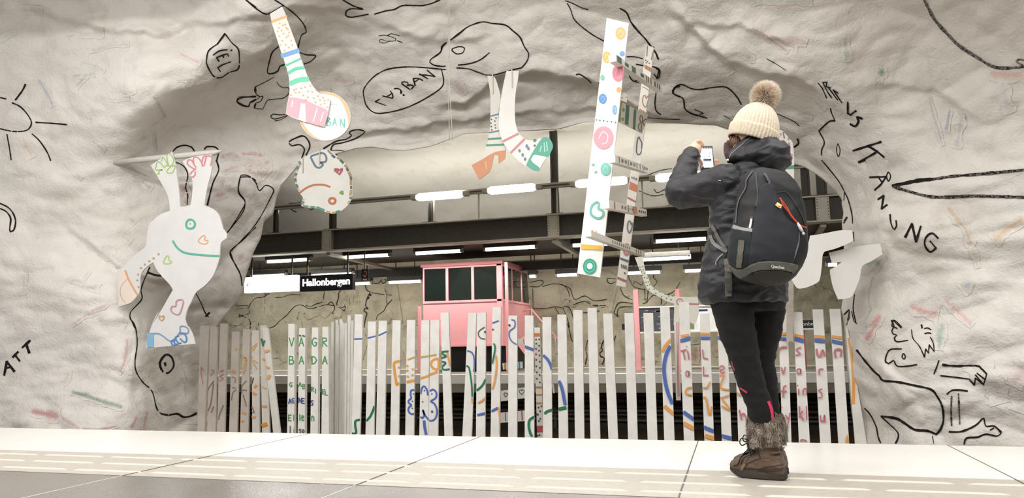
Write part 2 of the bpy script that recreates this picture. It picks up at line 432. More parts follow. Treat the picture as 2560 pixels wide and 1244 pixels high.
def tile_mat():
    m, nt, b = newmat('platform_stone'); N = nt.nodes.new; Lk = nt.links.new
    tc = N('ShaderNodeTexCoord')
    n = N('ShaderNodeTexNoise'); n.inputs['Scale'].default_value = 220; n.inputs['Detail'].default_value = 3; Lk(tc.outputs['Object'], n.inputs['Vector'])
    n2 = N('ShaderNodeTexNoise'); n2.inputs['Scale'].default_value = 1.3; n2.inputs['Detail'].default_value = 6; Lk(tc.outputs['Object'], n2.inputs['Vector'])
    r = N('ShaderNodeValToRGB'); e = r.color_ramp.elements; e[0].position = .35; e[0].color = srgb('6d6761'); e[1].position = .7; e[1].color = srgb('98928a')
    Lk(n.outputs['Fac'], r.inputs[0])
    r2 = N('ShaderNodeMapRange'); r2.inputs[1].default_value = .35; r2.inputs[2].default_value = .7; r2.inputs[3].default_value = .85; r2.inputs[4].default_value = 1.08; Lk(n2.outputs['Fac'], r2.inputs[0])
    x = N('ShaderNodeMix'); x.data_type = 'RGBA'; x.blend_type = 'MULTIPLY'; x.inputs[0].default_value = 1; Lk(r.outputs[0], x.inputs[6]); Lk(r2.outputs[0], x.inputs[7])
    Lk(x.outputs[2], b.inputs['Base Color'])
    r3 = N('ShaderNodeMapRange'); r3.inputs[1].default_value = .35; r3.inputs[2].default_value = .65; r3.inputs[3].default_value = .16; r3.inputs[4].default_value = .34; Lk(n2.outputs['Fac'], r3.inputs[0])
    Lk(r3.outputs[0], b.inputs['Roughness']); b.inputs['Specular IOR Level'].default_value = .6
    M['stone'] = m
tile_mat()
simple('slab_white', 'f5f2ec', .22, var=.03, vscale=3)
simple('tactile_base', 'bdb6ab', .4, var=.1, vscale=30)
simple('tactile_rib', 'd9d2c2', .45, var=.08, vscale=20)
simple('joint', '77716a', .8)
simple('joint_light', 'e6e2d8', .6)

# ---------------------------------------------------------------- near platform
EY = 4.70
def struct(g, name, mat, smooth=False):
    return tag(g.build(name, mat, None, smooth), kind='structure')
g = Geo(); g.box((-14, -6, -.3), (10, 3.02, 0))
g2 = Geo(); g2.box((-14, 3.67, -.28), (10, EY, 0))
g3 = Geo(); g3.box((-14, 3.02, -.28), (10, 3.67, -.001))
fl = Geo()
fl.box((-14, -6, -.3), (10, 3.02, 0), mi=0); fl.box((-14, 3.02, -.28), (10, 3.67, -.0015), mi=1); fl.box((-14, 3.67, -.28), (10, EY, 0), mi=2)
for x in (-8.3, -6.95, -5.6, -4.25, -2.9, -1.63, -.24, 1.1, 2.45):
    fl.box((x-.0022, -2, -.01), (x+.0022, 3.02, .0012), mi=4)
    fl.box((x-.003, 3.02, -.01), (x+.003, EY, .0012), mi=3 if x > -3 else 4)
fl.box((-14, 2.2, -.01), (10, 2.204, .0012), mi=4); fl.box((-14, .85, -.01), (10, .854, .0012), mi=4)
fl.box((-14, 3.018, -.01), (10, 3.023, .0012), mi=3)
# raised tactile bars
for r, yy in enumerate((3.13, 3.33, 3.53)):
    x = -13.5+r*.16+(.3 if r == 1 else 0)
    while x < 9:
        L = .44
        n = 8
        v = []
        for sx, e in ((x, 0), (x+.03, 1), (x+L-.03, 1), (x+L, 0)):
            for k in range(n+1):
                a = math.pi*k/n; rr = .0115 if e else .006
                v.append((sx, yy+rr*math.cos(a)*1.0, -.002+(.006 if e else .0)*math.sin(a)))
        m_ = n+1
        fl.add(v, [(i*m_+k, i*m_+k+1, (i+1)*m_+k+1, (i+1)*m_+k) for i in range(3) for k in range(n)], mi=5)
        x += L+.045
floor = struct(fl, 'floor', [M['stone'], M['tactile_base'], M['slab_white'], M['joint'], M['joint_light'], M['tactile_rib']])
g = Geo(); g.box((-14, 4.3, -1.25), (10, 4.55, -.28)); struct(g, 'wall_platform', M['concrete'])
g = Geo(); g.box((-30, 4.3, -1.35), (14, 16, -1.15)); struct(g, 'floor', M['ballast'])

# ---------------------------------------------------------------- rock wall with the big opening
OPEN = [(548,1300),(547,1180),(545,1100),(533,1000),(520,930),(522,860),(540,815),(566,782),(590,752),(604,725),(612,690),(632,628),(650,592),(658,551),(681,533),(690,490),(702,462),(724,438),(745,412),(790,392),(840,384),(890,370),(931,366),(980,374),(1016,375),(1077,365),(1114,351),(1160,334),(1219,331),(1296,327),(1398,321),(1455,306),(1530,300),(1620,307),(1698,306),(1792,311),(1850,330),(1930,372),(1985,408),(2010,415),(2035,430),(2060,447),(2091,476),(2107,497),(2106,507),(2110,530),(2106,560),(2110,612),(2112,700),(2108,748),(2104,772),(2109,790),(2114,830),(2122,960),(2138,1090),(2142,1180),(2146,1300)]
CX, CY = 1300.0, 1300.0
CT = [(548,1200,8.8),(520,925,8.7),(600,735,8.6),(650,590,8.6),(705,460,8.5),(840,385,8.45),(1016,375,8.5),(1220,331,8.45),(1450,305,8.4),(1700,308,8.4),(1880,335,8.4),(2010,415,8.35),(2107,500,8.3),(2110,748,8.25),(2140,1087,8.25),
 (450,1080,8.15),(440,930,8.1),(450,780,8.1),(520,640,8.15),(600,520,8.2),(560,400,8.05),(480,450,7.9),
 (335,1080,7.15),(322,900,7.15),(312,700,7.25),(290,500,7.35),(270,380,7.0),(330,325,6.9),(400,270,6.85),(510,195,6.8),(640,120,6.8),(760,55,6.8),
 (400,400,7.75),(450,330,7.85),(600,300,8.15),(620,220,7.8),(760,250,8.05),(720,380,8.3),(900,200,7.85),(900,320,8.2),(870,90,7.5),(960,60,7.3),
 (1100,100,7.5),(1240,60,7.3),(1240,190,7.7),(1240,225,8.05),(1240,300,8.25),(1080,240,7.95),(1450,80,7.35),(1450,190,7.75),(1460,235,8.05),(1620,120,7.3),(1640,260,7.9),(1700,285,8.1),(1650,200,7.65),
 (1780,140,7.1),(1800,220,7.65),(1900,190,7.1),(1930,260,7.7),(2010,215,7.1),(2060,330,7.75),(2075,260,7.2),(2130,380,7.55),(2150,560,7.7),(2160,800,7.7),(2180,1000,7.75),(2180,1150,7.75),
 (0,1100,6.9),(0,800,6.95),(0,500,6.9),(0,250,6.7),(0,0,6.1),(200,900,7.1),(200,600,7.15),(170,330,6.85),(200,100,6.5),(450,60,6.7),
 (2300,1100,7.3),(2300,800,7.3),(2300,500,7.25),(2250,250,7.0),(2200,60,6.6),(2560,1100,7.0),(2560,700,6.9),(2560,400,6.8),(2560,100,6.2),(1900,40,6.6),(1600,0,6.8),(1300,-20,6.95),(900,-20,6.9),
 (-600,1200,6.3),(-600,500,6.2),(-600,-100,5.2),(3100,1200,6.3),(3100,500,6.2),(3100,-100,5.2),(-600,-500,3.6),(300,-450,4.3),(1280,-450,4.6),(2300,-450,4.3),(3100,-500,3.6),(-600,1400,6.4),(3100,1400,6.4),(300,1350,7.4),(2300,1350,7.4)]
_c = np.array(CT, float); _P = _c[:, :2]/1000.0
def _phi(r): return np.where(r > 0, r*r*np.log(np.maximum(r, 1e-9)), 0)
_n = len(_P); _A = np.zeros((_n+3, _n+3))
_d = np.linalg.norm(_P[:, None]-_P[None], axis=2); _A[:_n, :_n] = _phi(_d)+np.eye(_n)*.0015
_A[:_n, _n] = 1; _A[:_n, _n+1:] = _P; _A[_n, :_n] = 1; _A[_n+1:, :_n] = _P.T
_w = np.linalg.solve(_A, np.concatenate([_c[:, 2], np.zeros(3)]))
def depthmap(xy):
    q = xy/1000.0; out = np.empty(len(q))
    for i in range(0, len(q), 20000):
        b = q[i:i+20000]; out[i:i+20000] = _phi(np.linalg.norm(b[:, None]-_P[None], axis=2)) @ _w[:_n]+_w[_n]+b @ _w[_n+1:]
    return out
RIDGES = [([1087,1161,1208,1250,1303,1343,1458,1499,1566,1613,1700],[272,260,233,192,189,184,203,219,257,290,300],.16,70),
 ([860,1000,1100,1200,1300,1400,1500,1600],[335,330,312,300,283,282,278,290],.08,30),
 ([1660,1762,1816,1876,1944,2011,2052,2095],[10,108,155,179,192,209,236,300],.16,60),
 ([418,479,540,640,700],[236,231,204,148,100],.2,80), ([60,250,400,520],[20,75,90,60],.1,50), ([380,560,760,900],[60,60,20,35],.08,40),
 ([150,330,470],[560,690,720],.07,60), ([2150,2330,2450],[210,225,300],.06,60), ([930,1100,1250],[60,110,90],.06,60), ([1700,1850,2000],[60,70,120],.07,50)]
def ridges(xy, D):
    x, y = xy[:, 0], xy[:, 1]
    for lx, ly, amp, R in RIDGES:
        yl = np.interp(x, lx, ly)+np.sin(x*.05)*3+np.sin(x*.13+ly[0])*2; s = y-yl
        e = np.clip((x-lx[0])/60, 0, 1)*np.clip((lx[-1]-x)/60, 0, 1)
        D = D+amp*e*(1/(1+np.exp(-np.clip(s/3.5, -30, 30))))*np.exp(-np.maximum(s, 0)/R)-amp*.35*e*np.exp(-np.abs(s+8)/14)
    return D
def rocky(p):
    """displacement (metres) of sprayed, folded rock at a world point"""
    q = Vector((p.x*.55+p.z*.18, p.y*.8, p.z*1.25-p.x*.12))
    w = noise.noise_vector(q*.9)*.35
    a = noise.noise(q*1.1+w)*.13
    rdg = 1-abs(noise.noise(q*2.1+w*2+Vector((7, 3, 1))))*2.2
    b = rdg*.055
    rd2 = 1-abs(noise.noise(q*5.2+w*3+Vector((1, 9, 4))))*2.2
    c = rd2*.02+noise.noise(q*7)*.02
    d = noise.noise(p*16)*.006
    return a+b+c+d
def build_rock():
    NS, NT = 760, 190
    op = [Vector(p) for p in lin(OPEN, 3)]
    ang = np.array([math.atan2(CY-p.y, CX-p.x) for p in op]); rad = np.array([math.hypot(CY-p.y, CX-p.x) for p in op])
    od = np.argsort(ang); ang = ang[od]; rad = rad[od]
    # even steps along a mean contour
    th = np.linspace(0, math.pi, 4000); rr = np.interp(th, ang, rad)*.5+1100*.5
    ln = np.concatenate([[0], np.cumsum(rr[:-1]*np.diff(th))]); ts = np.interp(np.linspace(0, ln[-1], NS), ln, th)
    rO = np.interp(ts, ang, rad)
    xl, xr, yt = -600.0, 3100.0, -500.0
    rB = np.empty(NS)
    for i, t in enumerate(ts):
        dx, dy = -math.cos(t), -math.sin(t)
        c = []
        if dx < 0: c.append((xl-CX)/dx)
        if dx > 0: c.append((xr-CX)/dx)
        if dy < -1e-6: c.append((yt-CY)/dy)
        rB[i] = min(c)
    tt = np.linspace(0, 1, NT)**1.25
    R = rO[:, None]+(rB-rO)[:, None]*tt[None]
    px = CX-np.cos(ts)[:, None]*R; py = CY-np.sin(ts)[:, None]*R
    xy = np.stack([px.ravel(), py.ravel()], 1); D = ridges(xy, depthmap(xy))
    back = [(0, 1.5, 60), (0, 1.0, 25), (0, .55, 6), (0, .25, -2), (0, .09, -3)]
    V = []; cols = NT+len(back)
    for i in range(NS):
        t = ts[i]
        for (_, dy, ex) in back:                   # inside of the opening, running back towards the far hall
            r = rO[i]+ex; p0 = onY(CX-math.cos(t)*r, CY-math.sin(t)*r, D[i*NT]+dy)
            k = rocky(p0)*.8; nr = Vector((-math.cos(t), 0, math.sin(t)))
            V.append(p0+nr*k*(.7 if dy > .2 else .25)*(1 if ex > 10 else .5))
        for j in range(NT):
            n_ = i*NT+j; p = onY(xy[n_, 0], xy[n_, 1], D[n_])
            e = min(1, j/6)
            p = p+(p-CAM).normalized()*(rocky(p)*(.35+.65*e)-.03)
            if p.z < -1.3: p.z = -1.3
            V.append(p)
    F = [(i*cols+j, (i+1)*cols+j, (i+1)*cols+j+1, i*cols+j+1) for i in range(NS-1) for j in range(cols-1)]
    return V, F
_rv, _rf = build_rock()
BV = BVHTree.FromPolygons(_rv, _rf)
def hit(x, y, bv=None, default=8.0):
    d = ray(x, y).normalized(); r = (bv or BV).ray_cast(CAM, d)
    if r[0] is None: return None
    return r[0]
WF = .56
class Wallpaint:
    """brush strokes laid on an uneven surface; they become faces of that surface's own mesh"""
    def __init__(s, geo, bv, lift=.009): s.g = geo; s.bv = bv; s.lift = lift; s.rnd = random.Random(5)
    def stroke(s, pts, w=5.5, col='1c1714', a=1.0, kind='s', closed=False, across=3, fade=0, wob=.45, lift=None):
        lift = lift or s.lift
        P = smooth(pts, 5 if w > 3 else 3, closed) if kind == 's' else lin(pts, 5, closed)
        N = sides(P); rows = []; n = len(P)
        for i, (p, nn) in enumerate(zip(P, N)):
            ww = w*(1+wob*noise.noise(Vector((p.x*.05, p.y*.05, w)))+.12*s.rnd.uniform(-1, 1))
            row = []
            for k in range(across):
                u = k/(across-1)*2-1; q = p+nn*(u*ww/2)
                h = hit(q.x, q.y, s.bv)
                if h is None: row = None; break
                al = a
                if fade: al = a*(1-abs(u)**1.5*fade)*min(1, i/2+.2, (n-1-i)/2+.2)
                row.append((h+(CAM-h).normalized()*lift, al))
            rows.append(row)
        c = srgb(col)
        for r0, r1 in zip(rows, rows[1:]):
            if r0 is None or r1 is None: continue
            if any((r0[k][0]-r1[k][0]).length > .25 for k in range(across)): continue
            vs = [q[0] for q in r0]+[q[0] for q in r1]; cc = [c[:3]+(q[1],) for q in r0]+[c[:3]+(q[1],) for q in r1]
            s.g.add(vs, [(k, k+1, across+k+1, across+k) for k in range(across-1)], cc)
    def many(s, k, txt, **kw):
        for line in txt.strip().split('\n'):
            line = line.strip()
            if not line: continue
            o = dict(kw)
            if '|' in line:
                pre, line = line.split('|')
                for it in pre.split():
                    a, b = it.split('='); o[a] = b if a in ('col', 'kind') else float(b) if a != 'closed' else bool(int(b))
            pts = cv(k, line); o['w'] = o.get('w', 5.5)*WF
            if o.get('kind') == 'l':
                for p, q in zip(pts, pts[1:]):
                    t = Vector(q)-Vector(p); t = t.normalized()*o['w']*.3 if t.length else t
                    s.stroke([tuple(Vector(p)-t), tuple(Vector(q)+t)], **o)
            else: s.stroke(pts, **o)
    def smudge(s, pts, w, col, a=.5):
        s.stroke(pts, w=w*1.7, col=col, a=a, across=9, fade=1.0, wob=.6, lift=s.lift*.7)
rg = Geo(); rg.v = [tuple(v) for v in _rv]; rg.f = _rf; rg.m = [0]*len(_rf); rg.c = [(0, 0, 0, 0)]*len(_rv)
wp = Wallpaint(rg, BV)
wp.many('K1', '''
0,722 45,732
88,760 150,790 205,850 232,905 215,950 175,970 100,972 40,962 0,952
w=7|188,622 165,670 112,742
262,905 380,912 495,922
50,992 68,1090 82,1185
236,990 290,1040 345,1120 375,1190
kind=l w=7|1665,250 1610,325
1610,325 1545,375 1530,440 1530,470 1555,525 1590,570 1640,574 1700,535 1765,510 1772,420 1762,360 1715,315 1668,252
1820,0 1896,55
1890,640 1896,680
1896,716 1800,722 1755,745 1780,775 1840,790 1850,760 1896,735
1885,800 1890,780 1896,770
1282,1120 1310,1090 1370,1075 1420,1090 1440,1120
1512,1105 1530,1085 1600,1090 1618,1130 1605,1190 1620,1244
''')
wp.many('K2', '''
w=7|165,0 240,65 310,105 370,85 440,40
w=5|375,0 440,40 530,110 590,180 608,238 575,260 550,350 560,385 610,405 678,412 640,455 590,475
405,345 360,385 340,440 322,540 375,540 400,525 415,490 450,480
w=3|370,570 300,610 240,640 225,670 245,700 265,715 290,710
w=3|390,605 410,635 445,650 478,650 480,690 440,725 370,735 320,745 290,805
w=3|95,750 110,720 180,715 265,712 220,750 190,765 190,785 150,780 95,750
w=3|290,715 270,750 235,765 225,800 290,808
w=4|345,865 360,845 420,850 480,845 420,870 370,880 345,865
w=3|375,895 420,885 470,855
880,0 960,45 1030,68 940,65 905,85 900,110 940,128 1070,105
1112,105 1200,80 1260,70 1330,40 1480,40 1600,0
w=3|1145,265 1200,262 1270,285 1270,300 1210,305 1160,290 1150,310 1190,318 1230,300
w=3|1210,262 1240,250 1300,265
w=3|1280,300 1320,315
1648,315 1615,350 1600,390 1525,445 1540,475 1590,490 1640,490
w=5|1610,515 1625,600 1600,655 1480,735 1340,800 1210,832 1120,835 1060,790 1035,720 1035,660 1080,595 1140,545 1220,510 1350,495 1480,500 1640,515
w=6|480,1050 500,1035 580,1005 620,1035 635,1085 605,1150
w=6|480,1060 500,1078 560,1070 595,1105 575,1170
735,1100 830,1045 905,1030 945,1000 925,985 950,965 1000,960 1042,975 1010,1005 960,1030 880,1055 810,1070 790,1110
w=3|790,1112 850,1112 890,1118
''')
wp.many('K3', '''
w=5|0,38 60,25 100,0
w=6|195,298 270,240 330,195 430,162 500,172 600,185 660,230 710,275 740,340 775,400 760,455 722,502
w=5|205,372 240,398 285,390 298,355 260,345 210,360 205,372
w=5|250,482 340,470 420,440 485,388
w=5|240,502 330,510 400,535 470,557 540,550 640,520 720,502
w=5|165,315 130,345 120,385 45,445 60,475 110,488 160,490
w=4|1045,5 1100,25 1160,55 1215,72
w=5|1060,25 1085,70 1110,140 1170,200 1260,265 1335,305
w=7|1450,62 1500,95 1530,160 1580,225 1640,290 1680,345 1715,390 1735,440
w=4|1500,420 1560,420 1620,435
w=6|1570,475 1650,490 1700,495 1745,520 1735,580 1700,545
w=5|1515,530 1530,580 1570,608 1620,600
w=5|1560,600 1610,590
w=5|1125,555 1150,548 1200,580 1240,615
w=4|1300,620 1290,610
w=4|1650,335 1655,470
w=4|1700,345 1680,450
w=5|1720,670 1710,760 1720,820 1755,850
w=3|1650,870 1760,880 1896,885
1896,640 1860,650 1845,690 1896,720
''')
wp.many('K4', '''
w=6|380,875 330,860 260,840 215,805 205,740 180,715 125,690 135,650 190,625 260,655 330,662 400,650 500,642 550,665 600,720 632,775
w=4|285,810 320,825 350,840 320,845
w=6|0,505 20,520 5,585
w=3|500,855 550,880
w=3|890,840 960,870 1030,905 1060,935
w=5|1290,800 1300,840 1325,895
w=7|1325,895 1280,900 1205,970
w=5|1205,970 1245,1050 1225,1110 1225,1150
w=3|1345,1060 1335,1110 1350,1160 1362,1110 1345,1060
w=7|1045,1025 1055,1060 1020,1090
w=3|820,435 900,480 960,520
''')
wp.many('K5', '''
w=13 col=3a342e a=.82|800,0 830,60 880,150 960,240 1060,340 1200,430 1300,490 1400,505 1540,495
w=8 col=4a443c a=.8|1540,445 1500,440 1480,455 1540,490
kind=l w=5|15,615 45,650 78,725
kind=l w=5|50,612 85,680 115,725
kind=l w=5|50,610 80,608 75,640 105,650
kind=l w=5|92,650 160,740
kind=l w=5|125,665 165,690
kind=l w=5|130,670 190,760
kind=l w=10|235,758 235,840 255,850 295,820
kind=s w=9|345,880 300,865 315,895 290,935 250,915
kind=l w=9|275,1115 480,1050
kind=s w=9|385,1080 450,1120 505,1165
kind=l w=9|320,1200 440,1130
''')
wp.many('X1', '''
w=5.5|262,605 340,545 430,495 520,478 610,472
kind=l w=6|690,490 715,480
kind=l w=5.5|410,748 348,665 480,605 605,572 638,630
kind=l w=6|490,610 520,655
kind=l w=5.5|438,990 380,900 500,830 682,762
''')
wp.many('X3', '''
kind=l w=5|1135,235 1330,350
kind=l w=5|1140,255 1300,262 1500,298
kind=l w=6|1500,298 1320,150
kind=l w=5.5|1030,512 985,350
kind=s w=5|985,345 1080,340 1150,360 1220,398
kind=l w=4.5|1000,420 1060,405 1110,360
kind=l w=5.5|910,612 715,475
kind=s w=5.5|715,475 710,435 770,420 850,440 865,490 830,520
kind=s w=5|830,520 920,500 1000,530 960,570 945,600
kind=s w=5.5|525,592 600,580 670,605 710,660 690,700
kind=l w=7|690,640 695,700
kind=l w=8|745,740 765,742
kind=l w=5|435,640 485,710 500,800
kind=l w=5|480,700 350,780
kind=l w=5|250,760 350,785 490,820
kind=l w=4.5|180,840 75,895 320,990
''')
wp.many('L5', '''
kind=l w=9|315,15 360,0
kind=l w=8|398,127 520,122 480,180 435,220
kind=l w=6|462,128 490,165
kind=s closed=1 w=5|535,88 522,120 535,155 552,120
kind=l w=8|458,290 500,262 485,360 525,330
kind=s w=8|548,400 555,470 580,515 595,490 592,445
kind=l w=9|660,570 710,470 740,605 775,490
kind=s w=9|905,580 860,540 815,570 805,630 845,680 888,650
kind=l w=8|888,650 845,600
w=14|560,190 640,175 760,150 870,140
w=12 a=.85|870,140 1000,120 1150,108 1300,95 1540,72
w=13 a=.84|570,195 700,235 850,270 1000,272 1200,265 1540,275
w=5|40,0 100,70 170,160 210,235 240,300 265,400 270,470
w=3|210,235 205,300
w=9|230,420 200,465
w=5|275,530 280,600
w=6|245,1105 200,1150
w=3|245,1105 250,1150 225,1220
w=5|285,990 275,1100 295,1200
kind=l w=5|570,1190 560,1225 600,1244
kind=l w=5|575,1188 630,1240
kind=l w=6|780,1218 785,1240
''')
wp.many('L1', '''
w=6|0,320 60,350 100,400 115,460 100,520 75,530 72,500 78,430 45,380 0,358
w=5|1300,15 1360,45 1390,110 1375,200 1390,260 1385,330
w=6|1600,0 1620,70 1580,160 1555,250 1535,335
w=4|1780,125 1850,125 1896,150
w=4|1780,125 1768,230 1815,305 1780,390 1690,530
w=4|1896,495 1800,590 1705,680 1740,770 1780,850 1795,930
w=9|1095,830 1150,850 1195,855
w=5|1110,790 1075,870 1045,960 1050,1030 965,1130 980,1200 1000,1244
w=4|1452,985 1490,1060 1520,1130 1545,1160
w=9 kind=l|1525,1155 1550,1130
''')
wp.many('L2', '''
w=4|20,540 130,400 155,310 105,235 118,130 140,110 190,120 235,165 262,225 310,185 365,215 350,270 230,480 45,680
w=5|45,680 70,745 120,840 135,930
''')
wp.many('B1', '''
w=5|875,0 872,40 905,90 920,200 905,330 915,400 960,470 1020,530 1050,640 1080,680
w=9|1080,680 1130,688 1190,680 1230,702 1280,695 1320,675
kind=s closed=1 w=10|1110,285 1072,340 1090,395 1125,408 1165,360 1150,300
w=11|1105,335 1110,360
kind=l w=10|28,420 45,330 95,395
kind=l w=8|35,375 75,365
kind=l w=10|85,300 120,265
kind=l w=10|100,285 130,325
kind=l w=11|150,235 200,190
kind=l w=11|175,215 195,270
''')
wp.many('B6', '''
w=9|150,330 200,395 260,465 290,490 315,520 400,528 500,548 610,575 650,620 680,680 688,760 670,820 640,855
w=11|640,850 590,830 510,822 450,785 400,755 340,745 300,740
w=6|305,745 350,785 405,840 405,880 390,908
w=6|200,690 235,730 270,800 285,870 300,905
w=3|620,860 628,910
w=5|365,150 390,150 430,190
w=5|365,150 382,180 370,210 375,230 400,240 385,255 400,280 470,270
w=6|430,325 360,328 335,365 330,405 350,415 380,395 400,430 470,430 525,420
kind=s closed=1 w=5|440,352 432,375 445,388 452,370
w=5|490,205 500,260 540,310 570,375
kind=l w=5|570,375 578,325 595,350 600,300 630,340
w=4|630,340 625,290 605,250
w=6|550,178 556,186
w=5|568,200 590,195 612,207
w=5|570,230 595,225 612,230
w=6|660,395 645,440 628,480
w=8|680,422 760,430 890,428 920,445 955,480
kind=l w=6|955,480 935,545 885,485
kind=l w=6|935,545 885,505 878,548 845,510
w=6|670,490 750,498 840,510
kind=l w=6|895,475 940,510
w=7|708,605 740,580 790,578 838,585
w=7 a=.84|738,615 735,700 738,800
w=7 a=.82|780,598 785,700 788,790
w=8|720,835 790,835 860,810 900,785 935,752 950,800 1000,800 1045,840
w=7|1045,840 1020,862 950,850 900,868 830,875 815,915
w=8|975,825 1000,812
w=4|120,90 135,150 155,170
w=4|65,120 105,85 95,150
w=5|85,540 115,640
''')
